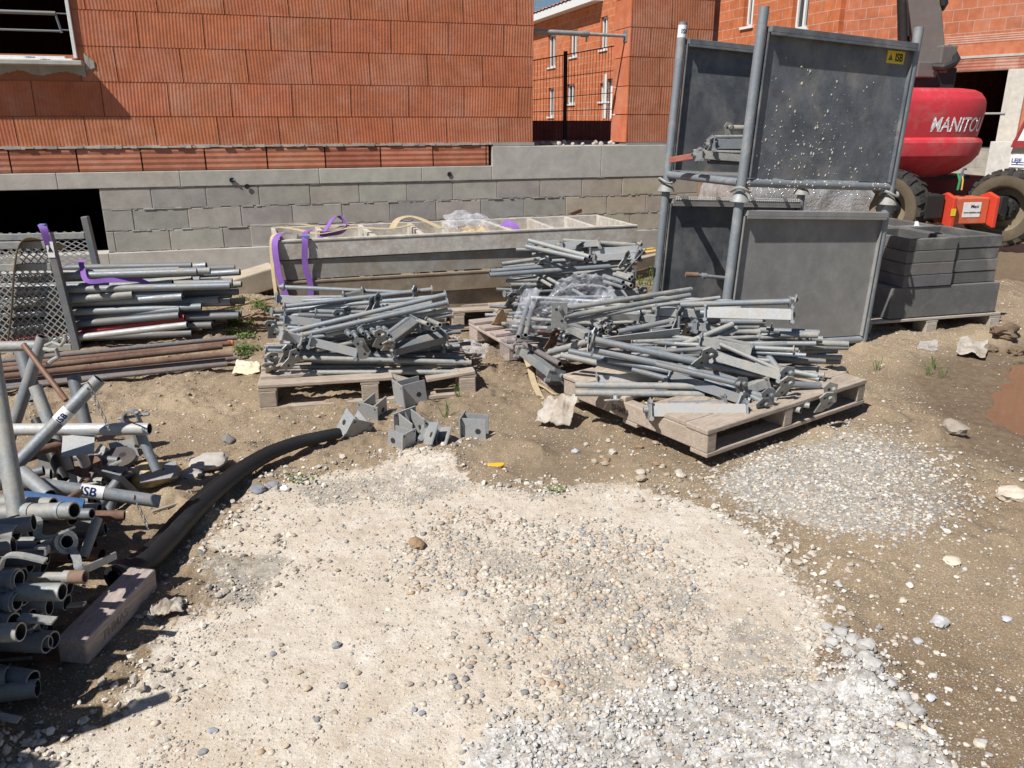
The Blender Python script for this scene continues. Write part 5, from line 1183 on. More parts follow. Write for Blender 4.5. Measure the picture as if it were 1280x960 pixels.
for j in range(8):
    for i in range(14):
        dx2=.06;dz2=.035; cx=-.85+dx2*(i+.5); cz=.46+dz2*(j+.5)-.05
        for (a,b) in (((cx-dx2/2,cz),(cx,cz+dz2/2)),((cx,cz+dz2/2),(cx+dx2/2,cz)),((cx-dx2/2,cz),(cx,cz-dz2/2)),((cx,cz-dz2/2),(cx+dx2/2,cz))):
            m.obox(lean(rp_(a[0],.715,a[1])),lean(rp_(b[0],.715,b[1])),.004,.0065)
m.obj('mesh_panel',GALVM,rk,smooth=False)
m=M(); a=lean(rp_(0,-.031,.67)); m.obox(a+Vector((0,0,.05)),a-Vector((0,0,.05)),.003,.042,up=tuple(ux)); st=m.obj('sticker',LBL,rk,smooth=False)
m=M(); m.prism([(-.014,-.02),(.014,-.02),(0,.014)],a+Vector((0,-.004,.008)),ux,(0,0,1),.0012); m.obj('sticker_mark',BLKT,rk,smooth=False)
# hanging purple and beige straps
strap('lifting_strap','purple strap with blue tip looped over the front post of the rack',[lean(rp_(-.01,.03,.74)),lean(rp_(-.03,.01,.82)),lean(rp_(-.01,-.03,.80)),lean(rp_(0,-.035,.70)),],.045,PURP,side=ux)
m=M(); p=lean(rp_(-.02,0,.815)); m.obox(p-Vector((.022,0,0)),p+Vector((.022,0,0)),.03,.03); tag(m.obj('strap_sleeve',BLUEP,bevel=.006),'blue sleeve on the strap loop at the rack post top','sleeve')
strap('lifting_strap','purple strap draped over the grey tubes beside the rack post',[rp_(-.3,.3,.42),rp_(.0,.25,.55),rp_(.08,.1,.54),rp_(.13,.0,.46),rp_(.25,.05,.45),rp_(.40,.1,.44),rp_(.48,.12,.40)],.032,PURP)
strap('ratchet_strap','dirty beige strap hanging over the mesh side of the rack',[rp_(-.02,.12,.66),rp_(-.10,.05,.70),rp_(-.20,-.035,.73),rp_(-.27,-.05,.55),rp_(-.33,-.05,.3),rp_(-.40,-.06,.05)],.085,KHAKI,side=ux)
# tubes in the rack
TL='grey tube stored lengthwise in the left rack with its end sticking out'
hero=[(96,345,258,332,.60,5.75,GALV),(100,352,300,340,.55,5.7,GALV),(110,356,240,350,.55,5.5,GALVM),(92,366,216,354,.53,5.35,GALV),(95,374,166,368,.5,5.25,GALVM),(95,380,228,371,.47,5.3,GALV),(98,384,289,368,.44,5.55,GALV),(96,388,274,375,.40,5.4,GALV),(98,398,225,387,.33,5.3,GALVD),(96,405,224,394,.3,5.25,GALVD),(96,422,234,406,.17,5.2,GALVL),(200,362,302,355,.5,5.85,GALVM),(150,368,248,364,.5,5.6,GALV),(160,380,280,378,.4,5.7,GALV),(140,398,291,397,.3,5.7,GALVM),(150,404,268,402,.25,5.5,GALV),(140,412,280,412,.18,5.6,GALVD),(150,420,240,416,.14,5.3,GALVD),(120,348,274,350,.5,5.85,GALVM),(120,343,266,345,.56,5.9,GALV)]
def ext(p,q,l):  # extend leftwards into the rack
    d=(p-q).normalized(); return p+d*l
for (u1,v1,u2,v2,z,Y,mt) in hero:
    q=PY(u2,v2,Y); p=PY(u1,v1,Y-.06); p=ext(p,q,random.uniform(.5,.9)); T(p,q,random.choice((.022,.024,.026)),TL,'grey tubes in the left rack',mt)
q=PY(231,397,5.28); p=ext(PY(95,416,5.2),q,.7); T(p,q,.022,'red painted tube among the grey ones in the left rack',None,REDP)
q=PY(253,411,5.35); T(q-Vector((.5,.05,-.01)),q,.014,'thin rusty tube end at the bottom of the left rack',None,RUST)
for i in range(34):
    z=.08+.45*(i//6)/6+random.uniform(0,.03); t=.07+.62*((i%6)+random.random()*.6)/6; a=random.uniform(-.02,.02)
    s1=random.uniform(.55,1.05); T(rp_(-1.0,t,z+random.uniform(-.02,.02)),rp_(s1,t+a,z),.024,TL,'grey tubes in the left rack',random.choice((GALV,GALV,GALVM,GALVD)))
# rods on the ground in front of the rack
RL='rusty round steel rod lying on the ground below the rack'
for (u1,v1,u2,v2,z,r,mt) in ((-60,458,296,422,.10,.016,RUSTL),(-60,464,290,429,.09,.018,RUST),(-60,470,278,433,.08,.018,RUST),(-60,477,291,442,.075,.018,RUST),(-60,468,270,434,.04,.016,RUSTL),(-60,485,282,451,.03,.018,RUSTL),(-60,490,284,455,.02,.016,RUSTL),(-60,493,268,457,.018,.012,RUSTL),(-60,482,297,447,.022,.018,RUSTL),(-60,474,285,446,.03,.016,RUST)):
    m=M(); p,q=G(u1,v1,z+.02),G(u2,v2,z+.02); L=(q-p).length; m.tube((0,0,0),(L,0,0),r,hollow=False,n=12); o=m.obj('steel_rod',mt); o.matrix_world=frame(p,q); tag(o,RL,'rod','rusty rods on the ground')
m=M(); p=G(289,429,.11); m.tube(p-Vector((.02,0,0)),p+Vector((.012,.002,0)),.019,hollow=False); tag(m.obj('rod_cap',painted('orange_paint',(.8,.2,.03),(.5,.2,.1),.2,.5,0,objvar=0)),'orange cap on the end of one rusty rod','cap')
m=M(); a,b=G(270,388,.02),G(345,372,.03); m.tube(a,b,.008,hollow=False,n=8); tag(m.obj('steel_rod',RUST),'thin rusty bar on the weeds left of the shuttering stack','rod')
# ---------------- scaffold stillages with sheet panels
Cf=G(1077,430); yaw=R(22); ux2=Vector((math.cos(yaw),math.sin(yaw),0)); uy2=Vector((-ux2.y,ux2.x,0)); Wd,Dp=1.17,.80
Bf=Cf-ux2*Wd
tilt=Matrix.Translation(Cf)@Matrix.Rotation(R(2.9),4,uy2)@Matrix.Translation(-Cf)
base=tilt@Matrix((ux2,uy2,Vector((0,0,1)))).transposed().to_4x4().copy() if False else None
m4=Matrix((ux2,uy2,Vector((0,0,1)))).transposed().to_4x4(); m4.translation=Bf; m4=tilt@m4
r=.0245
def stillage(z0,label,low):
    t=thing('scaffold_stillage',label,'stillage',mat=m4@Matrix.Translation((0,0,z0)))
    Hh=.99
    for i,(x,y) in enumerate(((0,0),(Wd,0),(0,Dp),(Wd,Dp))):
        m=M(); m.tube((x,y,-.06 if not low else -.03),(x,y,Hh-.055 if low else Hh+(-.005 if i!=3 else -.5)),r+.004,n=20); ps=m.obj('post',GALVT,t)
        if not low:
            m=M(); m.lathe([(0,.058),(.02,.050),(.045,.036),(.05,r+.004)],(x,y,-.075),(0,0,1),20); m.obj('foot_cup',GALVM,t)
            m=M(); pts=[(x+math.cos(a)*.055,y+math.sin(a)*.055,-.005+.014*math.sin(a*2+i)) for a in [k*2*math.pi/16 for k in range(17)]]; m.path(pts,.0085,n=7); m.obj('locking_ring',GALVM,t)
    for y in (0,Dp):
        pm=PANEL if not low else (PANEL2 if y==0 else PANEL)
        m=M(); m.box((.035,y-.006,.065),(Wd-.035,y-.002,.855)); 
        o=m.obj('sheet_panel',pm,t,smooth=False)
        m=M(); m.box((.033,y-.052,.856),(Wd-.033,y+.004,.888)); m.box((.033,y-.052,.84),(Wd-.033,y-.048,.8555)); m.obj('top_lip',PANEL if not low else PANEL2,t,smooth=False,bevel=.002)
        m=M(); m.box((.033,y-.03,.065),(.038,y-.006,.855)); m.obj('side_lip',pm,t,smooth=False); m=M(); m.box((Wd-.038,y-.03,.065),(Wd-.033,y-.006,.855)); m.obj('side_lip',pm,t,smooth=False)
        m=M(); m.tube((r,y,.035),(Wd-r,y,.035),r,n=18); m.obj('bottom_tube',GALVT,t)
    for x in (0,Wd):
        m=M(); m.tube((x,r,.035),(x,Dp-r,.035),r,n=18); m.obj('bottom_tube',GALVT,t)
    for k in range(3):
        x=Wd*(k+1)/4; m=M(); m.tube((x,r,.02),(x,Dp-r,.02),.014,n=12); m.obj('floor_bar',GALVT,t)
    return t
s_lo=stillage(0,'lower steel stillage with grey sheet panels carrying another one',True)
s_up=stillage(1.01,'upper steel stillage with speckled dark sheet panel and yellow sticker',False)
def sp(x,y,z): return m4@Vector((x,y,z))
# perforated strip on lower rear panel
m=M()
for i in range(60):
    for j in range(2): m.box((.05+i*.0178,Dp-.056,.905+j*.014-.02),(.05+i*.0178+.009,Dp-.0535,.905+j*.014-.012))
m.obj('perforation',LBL,s_lo,smooth=False)
# mortar splashes on the front upper panel
random.seed(8)
m=M()
for i in range(230):
    x=min(max(random.gauss(.42,.28),.05),Wd-.06); z=.08+abs(random.gauss(0,.30)); 
    if z>.80: continue
    s=random.choice((.0018,.0025,.003,.004,.006))*random.uniform(.7,1.5); k=6; yy=-.0068
    pts=[(x+math.cos(a)*s*random.uniform(.6,1.3),z+math.sin(a)*s*random.uniform(.7,1.9)) for a in [j*2*math.pi/k for j in range(k)]]
    m.add([(p[0],yy,p[1]) for p in pts]+[(x,yy-s*.5,z)],[(j,(j+1)%k,k) for j in range(k)])
for i in range(50):
    x=random.uniform(.02,Wd-.05); a=random.uniform(-.3,2.2); s=random.uniform(.003,.008); k=6
    c=Vector((x,-r*math.sin(a)-.0,.035+r*math.cos(a))); 
    m.lathe([(0,.0001),(-.001,s),(.002,s*.7),(.003,.0001)],c,(0,-math.sin(a),math.cos(a)),7)
m.obj('mortar_splash',painted('dried_mortar',(.58,.53,.44),(.5,.44,.36),.3,.95,0,objvar=0),s_up)
m=M(); m.box((.945,-.0085,.765),(1.085,-.0065,.855-.018)); m.obj('sticker',YEL,s_up,smooth=False)
text('ISB',.062,BLKT,s_up,Matrix.Translation((1.010,-.009,.780))@FRONT,bold=.0018,ext=.0005,sx=.8)
m=M()
for (w,z) in ((.020,.783),(.016,.790),(.011,.797),(.0065,.804),(.003,.812)): m.prism([(-w,0),(w,0),(w*.7,.005),(-w*.7,.005)],(.975,-.009,z),(1,0,0),(0,0,1),.001)
m.obj('sticker_mark',BLKT,s_up,smooth=False)
# label wrapped on rear left post
def wrap_label(parent,P0,ax,rr,w,txt,size,mat=LBL,tmat=NAVY,ang0=-1.9,ang1=1.9,tang=-.5,rot=False,name='label'):
    """curved sticker around a tube; local frame: axis ax at P0, facing -Y"""
    ax=Vector(ax).normalized(); f=Vector((0,-1,0)); f=(f-ax*f.dot(ax)).normalized(); s=ax.cross(f) if not rot else ax.cross(f)
    m=M(); n=20; vs=[];fs=[]
    for i in range(n+1):
        a=ang0+(ang1-ang0)*i/n; d=f*math.cos(a)+s*math.sin(a)
        vs+=[Vector(P0)+d*(rr+.0008)-ax*w/2,Vector(P0)+d*(rr+.0008)+ax*w/2]
    for i in range(n): fs.append((2*i,2*i+2,2*i+3,2*i+1))
    m.add(vs,fs); m.obj(name,mat,parent)
    def fn(co):   # co.x along text, co.y up
        if rot: u,v=co.y,co.x; a=tang+u/rr; dd=f*math.cos(a)+s*math.sin(a); return Vector(P0)+dd*(rr+.0018)+ax*(v-w*.38)
        a=tang+co.x/rr; dd=f*math.cos(a)+s*math.sin(a); return Vector(P0)+dd*(rr+.0018)+ax*(co.y-size*.35)
    text(txt,size,tmat,parent,Matrix(),bold=.0008,ext=.0002,fn=fn)
wrap_label(s_up,(0,Dp,.93),(0,0,1),r+.004,.075,'ISB',.036,tang=-.8)
for ch in list(s_up.children)[-1:]: pass
# pieces stored in the upper stillage
SLb='brace piece stored inside the upper stillage'
for (u1,v1,u2,v2,Y,mt,rr) in ((916,160,950,161,5.2,GALVM,.022),(893,171,950,170,5.15,GALVM,.012),(872,196,945,203,5.15,GALVM,.017),(880,184,950,187,5.2,GALVD,.02),(885,202,960,208,5.2,GALVD,.018),(880,190,960,192,5.4,GALVM,.02)):
    T(PY(u1,v1,Y),PY(u2,v2,Y)+Vector((.3,.1,0)),rr,SLb,'brace pieces in the upper stillage',mt)
angle_bracket(PY(888,181,5.12),PY(960,181,5.2),'steel channel brace on top of the pieces in the upper stillage',None,GALV,roll=-.2,h=.06)
angle_bracket(PY(872,194,5.1),PY(950,200,5.2),'dark channel brace at the bottom of the upper stillage',None,GALVM,roll=-.2,h=.05)
loose_plate(PY(910,166,5.18),.1,.2,.2,'notched lug plate on the pieces in the upper stillage',None,GALVM,w=.08,h=.12)
loose_plate(PY(890,183,5.1),.3,.5,.4,'small bent plate beside the brick in the upper stillage',None,GALVD,w=.09,h=.1)
b=thing('brick_fragment','thin red brick batten laid on the stillage corner tube','brick',mat=frame(PY(838,200,5.3),PY(868,195,5.22)))
m=M(); m.c=(.34,.11,.08); m.box((-.0,-.03,-.018),(.16,.03,.018)); m.c=(1,1,1); m.obj('brick',CLAY,b,smooth=False,bevel=.003)
b=thing('timber_scrap','pale timber scrap on the red batten in the upper stillage','timber',mat=frame(PY(868,191,5.2),PY(878,190,5.2)))
m=M(); m.box((0,-.03,-.02),(.06,.03,.02)); m.obj('timber',WOODG,b,smooth=False,bevel=.003)
T(PY(858,343,5.0),PY(912,348,5.1),.015,'tube with rusty threaded end poking left of the lower stillage post',None,GALV,collar=((.35,.03,1.6),))
m=M(); a=PY(857,343,5.0); m.tube(a,a+Vector((.08,.005,-.004)),.0158,hollow=False); tag(m.obj('threaded_end',RUST),'rusty threaded tube end left of the stillage post','thread')
# ---------------- hollow concrete blocks
BLK=[(.125,.125,.128),(.11,.11,.113),(.14,.139,.138)]
pbm=pb.matrix_world.copy(); bpy.context.view_layer.update(); pbm=pb.matrix_world.copy()
def hollow(x,y,z,w,d,h,label,grp,rz=0):
    t=thing('concrete_block',label,'concrete block',mat=pbm@Matrix.Translation((x+w/2,y+d/2,z))@Matrix.Rotation(rz,4,'Z'),group=grp)
    m=M(); m.c=jit(random.choice(BLK),.08); q=.034; a,b=w/2-.002,d/2-.002
    o=[(-a,-b),(a,-b),(a,b),(-a,b)]; i=[(-a+q,-b+q),(a-q,-b+q),(a-q,b-q),(-a+q,b-q)]
    vs=[(p[0],p[1],0) for p in o]+[(p[0],p[1],h-.003) for p in o]+[(p[0]*.97,p[1]*.97,h-.003) for p in i]+[(p[0],p[1],0) for p in i]
    fs=[]
    for k in range(4):
        l=(k+1)%4; fs+=[(k,l,4+l,4+k),(4+k,4+l,8+l,8+k),(8+k,8+l,12+l,12+k),(12+k,12+l,l,k)]
    m.add(vs,fs); m.obj('block',BLOCKM,t,smooth=False,bevel=.004)
zt=.152
for (x,y) in ((.10,.0),(.72,.0)): pass
m=M()
t=thing('concrete_block','long grey bottom block lying along the front of the pallet','concrete block',mat=pbm@Matrix.Translation((.22,.01,zt)))
m.c=(.14,.14,.14); m.box((0,0,0),(.95,.36,.225)); m.c=(1,1,1); m.obj('block',BLOCKM,t,smooth=False,bevel=.006)
t=thing('concrete_block','long bottom block at the back of the pallet','concrete block',mat=pbm@Matrix.Translation((.22,.80,zt)))
m=M(); m.c=(.17,.17,.17); m.box((0,0,0),(.95,.36,.225)); m.c=(1,1,1); m.obj('block',BLOCKM,t,smooth=False,bevel=.006)
cols=[(.30,.0,.42,.60,'front left column'),(.735,.03,.40,.60,'front right column'),(.27,.62,.42,.60,'rear left column'),(.70,.65,.40,.60,'rear right column')]
for (x,y,w,d,nm) in cols:
    for k,on in enumerate(('lowest','second','third','topmost')):
        hollow(x+random.uniform(-.006,.006),y+random.uniform(-.006,.006),zt+.228+k*.086,w,d,.086,f'{on} square hollow block of the {nm} on the pallet','hollow blocks stacked on the pallet')
sheet('label_scrap','tiny white and red paper scrap on the hollow blocks','paper',[pbm@Vector((.85,.60,.724)),pbm@Vector((.90,.60,.724)),pbm@Vector((.90,.62,.76)),pbm@Vector((.87,.62,.76))],5,5,.004,LBL,3,3)
# wrapped pallet behind the stillage
wp=thing('wrapped_pallet','pallet load wrapped in shiny stretch film behind the stillages','pallet load',loc=(2.62,7.9,0),rz=R(12))
m=M(); n=26
vs=[];fs=[]
per=[(-.62,-.5),(.62,-.5),(.62,.5),(-.62,.5)]
for j in range(19):
    z=.14+.80*j/18
    for k in range(4):
        a=Vector(per[k]);b=Vector(per[(k+1)%4])
        for i in range(14):
            p=a.lerp(b,i/14); q=Vector((p.x*4,p.y*4,z*7)); d=.035*mnoise.noise(q)+.02*mnoise.noise(q*3); sc=(1+d)*(1-.12*max(0,z-.8)/.14); vs.append((p.x*sc,p.y*sc,z))
N_=56
for j in range(18):
    for k in range(N_): fs.append((j*N_+k,j*N_+(k+1)%N_,(j+1)*N_+(k+1)%N_,(j+1)*N_+k))
fs.append(tuple(range(18*N_,19*N_))); m.add(vs,fs); m.obj('load',WRAP,wp,ang=60)
m=M(); m.box((-.6,-.5,.11),(.6,.5,.135)); 
for x in (-.6,-.05,.5): m.box((x,-.5,.022),(x+.1,.5,.109))
m.box((-.6,-.5,0),(.6,-.4,.021)); m.obj('pallet_base',WOODG,wp,smooth=False,bevel=.003)
# ---------------- boom lift
def wheel(parent,loc,rz,Rr=.45,Wt=.34):
    e=bpy.data.objects.new('wheel',None); COL.objects.link(e); e.parent=parent; e.location=loc; e.rotation_euler=(0,0,rz)
    m=M(); h=Wt/2
    m.lathe([(-h*.7,Rr*.60),(-h*.98,Rr*.72),(-h,Rr*.86),(-h*.8,Rr*.95),(-h*.3,Rr*.975),(h*.3,Rr*.975),(h*.8,Rr*.95),(h,Rr*.86),(h*.98,Rr*.72),(h*.7,Rr*.60)],(0,0,0),(0,1,0),48)
    nl=20
    for k in range(nl):
        for sg in (-1,1):
            a=2*math.pi*(k+(.5 if sg>0 else 0))/nl; T_=Matrix.Rotation(a,4,'Y'); m.T=T_
            m.add([(-.030,sg*h*.02,Rr*.96),(.030,sg*h*.02,Rr*.96),(.055,sg*h*1.02,Rr*.88),(-.005,sg*h*1.02,Rr*.88),(-.024,sg*h*.02,Rr*1.03),(.024,sg*h*.02,Rr*1.03),(.050,sg*h*1.0,Rr*.975),(.0,sg*h*1.0,Rr*.975)],[(0,1,2,3),(4,7,6,5),(0,4,5,1),(1,5,6,2),(2,6,7,3),(3,7,4,0)]); m.T=None
    m.obj('tyre',TYRE,e)
    m=M()
    for sg in (-1,1): m.lathe([(sg*h*.95,Rr*.60),(sg*h*1.01,Rr*.66),(sg*h*1.03,Rr*.80),(sg*h*.99,Rr*.87)],(0,0,0),(0,1,0),40)
    m.obj('sidewall',TYRES,e)
    m=M(); m.lathe([(-h*.9,Rr*.60),(-h*.8,Rr*.56),(-h*.2,Rr*.52),(h*.0,Rr*.50),(h*.0,.02)],(0,0,0),(0,1,0),32); m.lathe([(h*.9,Rr*.60),(h*.8,Rr*.56),(h*.2,Rr*.52)],(0,0,0),(0,1,0),32); m.obj('rim',painted('dusty_rim',(.22,.18,.12),(.28,.22,.15),.6,.7,0,objvar=0),e)
    m=M(); m.lathe([(-h*.5,.02),(-h*.5,.10),(-h*.3,.13),(0,.15)],(0,0,0),(0,1,0),20)
    for k in range(8): a=k*math.pi/4; m.tube((math.cos(a)*.115,-h*.5,math.sin(a)*.115),(math.cos(a)*.115,-h*.3,math.sin(a)*.115),.014,n=6,hollow=False)
    m.obj('hub',BLKM,e); return e
MO=Vector((5.75,10.55,0)); MR=R(10)
bl=thing('boom_lift','red rough terrain boom lift with grey boom behind the scaffold stillages','boom lift',loc=MO,rz=MR)
inv=(Matrix.Translation(MO)@Matrix.Rotation(MR,4,'Z')).inverted()
def ml(u,v,Y): return inv@PY(u,v,Y)
wl=ml(1109,272,9.75); wr=ml(1257,262,9.80)
wheel(bl,(wl.x,wl.y,.45),R(-58)); wheel(bl,(wr.x,wr.y,.45),R(-58)); wheel(bl,(wl.x+.1,wl.y+2.6,.45),0); wheel(bl,(wr.x+.1,wr.y+2.6,.45),0)
m=M(); xm=(wl.x+wr.x)/2; 
m.box((wl.x+.2,wl.y-.12,.33),(wr.x-.2,wl.y+.16,.56)); m.tube((wl.x+.15,wl.y,.45),(wr.x-.15,wl.y,.45),.09,hollow=False); m.lathe([(-.17,.0),(-.15,.12),(0,.17),(.15,.12),(.17,0)],(xm-.1,wl.y,.43),(1,0,0),18)
m.obj('axle',BLKM,bl)
for s_,w_ in ((-1,wr),(1,wl)):
    m=M(); x=w_.x+s_*.17; m.lathe([(-.09,.02),(-.09,.085),(-.02,.115),(.05,.10),(.09,.06)],(x,w_.y-.05,.45),(s_,0,0),14); m.tube((x+s_*.02,w_.y-.20,.38),(x+s_*.30,w_.y-.15,.40),.022,hollow=False,n=8); m.box((x-.05,w_.y-.16,.30),(x+.05,w_.y-.03,.60)); m.obj('steering_knuckle',BLKM,bl,bevel=.01)
a=ml(1192,250,9.4); b_1=ml(1247,236,9.4)
m=M(); m.box((a.x,a.y,a.z-.28),(b_1.x,a.y+.3,a.z+.02)); ax_=m.obj('front_cover',ORNG,bl,bevel=.012,smooth=False)
for x in (a.x-.075,b_1.x+.0):
    m=M(); m.prism([(0,-.32),(.22,-.26),(.28,.03),(.15,.08),(.0,.03)],(x+.035,a.y-.09,a.z),(0,1,0),(0,0,1),.05); m.obj('bracket_ear',painted('bright_orange_red_paint',(.62,.06,.03),(.5,.27,.18),.2,.45,0,objvar=0),bl,bevel=.008,smooth=False)
m=M(); w_=(b_1.x-a.x); m.box((a.x+w_*.30,a.y-.004,a.z-.20),(a.x+w_*.78,a.y-.0005,a.z-.03)); m.obj('sticker',LBL,bl,smooth=False)
text('Mani',.055,BLKT,bl,Matrix.Translation((a.x+w_*.50,a.y-.005,a.z-.095))@FRONT,bold=.001)
text('www.manitou.com',.030,BLKT,bl,Matrix.Translation((a.x+w_*.32,a.y-.005,a.z-.155))@FRONT,bold=.0006)
m=M(); m.box((a.x-.08,a.y-.096,a.z-.17),(a.x-.02,a.y-.092,a.z-.09)); m.obj('warning_sticker',YEL,bl,smooth=False)
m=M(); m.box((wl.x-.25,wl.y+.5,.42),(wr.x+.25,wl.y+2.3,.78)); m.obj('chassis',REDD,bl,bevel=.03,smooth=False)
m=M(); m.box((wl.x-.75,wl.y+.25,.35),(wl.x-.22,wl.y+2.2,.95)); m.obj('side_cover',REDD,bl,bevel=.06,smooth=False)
m=M(); m.box((a.x-.34,a.y+.02,a.z-.22),(a.x-.09,a.y+.4,a.z+.06)); m.obj('control_box',BLKM,bl,bevel=.02,smooth=False)
m=M(); m.lathe([(0,.55),(.12,.55)],(xm,wl.y+1.3,.78),(0,0,1),28); m.box((xm-.9,wl.y+.35,.76),(xm+.6,wl.y+2.2,.80)); m.obj('slew_ring',BLKM,bl)
# hoses
for k,(c,off) in enumerate(((GALVD,0),(BLUEP,.03),(painted('green_hose',(.03,.28,.10),(.2,.2,.1),.2,.5,0,objvar=0),-.03),(YPLA,.015))):
    p=ml(1201,222,9.6); m=M(); m.path([(p.x+off,p.y,p.z-.12),(p.x+off*.9,p.y,p.z-.02),(p.x+off*.6,p.y,p.z+.05),(p.x+off+.1,p.y+.1,p.z+.09),(p.x+.25,p.y+.25,p.z+.08)] if k==0 else [(p.x+off,p.y-.01*k,p.z-.14),(p.x+off*.8,p.y-.01*k,p.z-.03),(p.x+off*1.1,p.y+.02,p.z+.05)],.013 if k!=3 else .008); m.obj('hydraulic_hose',c,bl)
# counterweight: superelliptic rings
cr=ml(1237,150,10.4)
ccx,ccy=cr.x-1.22,cr.y+.55
prof=[(.76,.55),(.79,.70),(.86,.83),(.96,.93),(1.02,.965),(1.035,.972),(1.05,.985),(1.13,.998),(1.20,1.0),(1.235,.985),(1.262,.945),(1.285,.95),(1.42,.965),(1.56,.98),(1.66,.975),(1.70,.965),(1.715,.955),(1.77,.92),(1.805,.86),(1.822,.76),(1.828,.5),(1.828,.0)]
def rr_(a,k,ax_=1.22,by=.95,e=3.2):
    c,s=math.cos(a),math.sin(a); f=(abs(c)**e+abs(s)**e)**(-1/e); return (ccx+ax_*k*c*f, ccy+by*k*s*f)
m=M(); nn=72; vs=[];fs=[]
for (z,k) in prof:
    for i in range(nn): x,y=rr_(2*math.pi*i/nn,k); vs.append((x,y,z+.02*math.sin(0)))
for j in range(len(prof)-1):
    for i in range(nn): fs.append((j*nn+i,j*nn+(i+1)%nn,(j+1)*nn+(i+1)%nn,(j+1)*nn+i))
fs.append(tuple(range(nn-1,-1,-1))); m.add(vs,fs); cwt=m.obj('counterweight',REDM,bl,ang=20)
import bisect
zs=[p[0] for p in prof]
def kz(z):
    j=max(1,bisect.bisect(zs,z)); (z0,k0),(z1,k1)=prof[j-1],prof[min(j,len(prof)-1)]; return k0+(k1-k0)*(z-z0)/max(1e-6,z1-z0)
def wrapfn(x0,z0):
    # arc-length walk along the outline from the front towards the right
    samp=[]; a0=-math.pi/2; s=0; prev=None
    for i in range(400):
        a=a0+i*(math.pi/2+.3)/400; p=Vector(rr_(a,1.0)); 
        if prev is not None: s+=(p-prev).length
        prev=p; samp.append((s,a))
    ss=[q[0] for q in samp]
    def fn(co):
        s=x0+co.x; j=min(len(ss)-1,max(0,bisect.bisect(ss,s))); a=samp[j][1]; z=z0+co.y; k=kz(z); x,y=rr_(a,k+.004); return Vector((x,y,z+.0))
    return fn
pt=ml(1170,160,10.05)
xs=(pt.x-ccx)
text('MANITOU',.235,WHTT,cwt,Matrix(),bold=.003,ext=0,shear=.12,sx=.80,fn=wrapfn(xs-.20,pt.z-.04))
m=M()
fnc=wrapfn(0,0); 
m.lathe([(0,.06),(.12,.06),(.12,.0)],(ccx+.22,ccy-.2,1.83),(0,0,1),16); m.obj('filler_cap',GALVL,bl)
# boom
def mlv(u,v,Y): return ml(u,v,Y)
p0=mlv(1170,92,10.9); p1=mlv(1145,-160,10.9)
d=(p1-p0).normalized(); 
m=M(); vs=[]
yy=Vector((math.cos(R(-28)),math.sin(R(-28)),0)); xx=Vector((math.cos(R(62)),math.sin(R(62)),0))
for p,s1 in ((p0,1),(p1,1.25)):
    for a,b in ((-.24,-.16),(.10,-.16),(.10,.2),(-.24,.2)): vs.append(p+yy*a*s1+xx*b*s1)
m.add(vs,[(3,2,1,0),(4,5,6,7),(0,1,5,4),(1,2,6,5),(2,3,7,6),(3,0,4,7)]); m.obj('boom_arm',BOOM,bl,bevel=.012,smooth=False)
m=M(); m.T=Matrix.Translation((0,0,0)); c=mlv(1180,68,10.75); m.box((c.x-.11,c.y-.1,c.z-.14),(c.x+.11,c.y+.2,c.z+.10)); m.T=None; m.obj('boom_end_block',BOOM,bl,bevel=.02,smooth=False)
m=M(); c=mlv(1160,87,10.6); m.box((c.x-.14,c.y,c.z-.09),(c.x+.13,c.y+.3,c.z+.09)); m.obj('bearing_block',BOOM,bl,bevel=.012,smooth=False)
m=M(); m.tube(mlv(1130,78,11),mlv(1126,-160,10.9),.07,hollow=False); m.obj('hydraulic_cylinder',BLKM,bl)
m=M(); m.tube(mlv(1136,45,10.9),mlv(1128,-160,10.8),.022,hollow=False); m.obj('cylinder_hose',BLKM,bl)
m=M(); m.path([mlv(1168,83,10.6),mlv(1180,84,10.5),mlv(1192,80,10.5),mlv(1196,74,10.6),mlv(1192,66,10.8),mlv(1186,60,11)],.045); m.obj('boom_hose',BLKM,bl); m=M(); m.path([mlv(1176,10,10.8),mlv(1180,5,10.7),mlv(1179,-20,10.7)],.05); m.obj('boom_hose',BLKM,bl)
m=M(); c=mlv(1165,104,10.9); m.box((c.x-.32,c.y-.15,c.z-.14),(c.x+.22,c.y+.5,c.z+.18)); m.lathe([(-.3,.0),(-.3,.22),(.3,.22),(.3,0)],(c.x+.02,c.y+.2,c.z+.03),(1,0,0),20); m.obj('turret_frame',BLKM,bl,bevel=.02)
def bplate(u,v,z,rx,rz,w,h,label,mat=GALVM,disc=False,hole=.02):
    t=thing('base_plate',label,'base plate',mat=Matrix.Translation(G(u,v,z))@Matrix.Rotation(rz,4,'Z')@Matrix.Rotation(rx,4,'X'),group='steel base plates by the left heap' if 'scattered' in label else None)
    m=M()
    if disc: poly=[(math.cos(a)*w,math.sin(a)*h) for a in [k*2*math.pi/28 for k in range(28)]]
    else: poly=[(-w,-h),(w,-h),(w,h),(-w,h)]
    m.prism(poly,(0,0,0),(1,0,0),(0,1,0),.007)
    for s_ in (1,-1): m.lathe([(0,.0001),(0,hole)],(w*.2,h*.2,s_*.0042),(0,0,s_),14,1)
    m.obj('plate',[mat,HOLE],t,smooth=False)
    if not disc: m=M(); m.tube((0,0,-.12),(0,0,-.004),.02); m.obj('socket',mat,t)
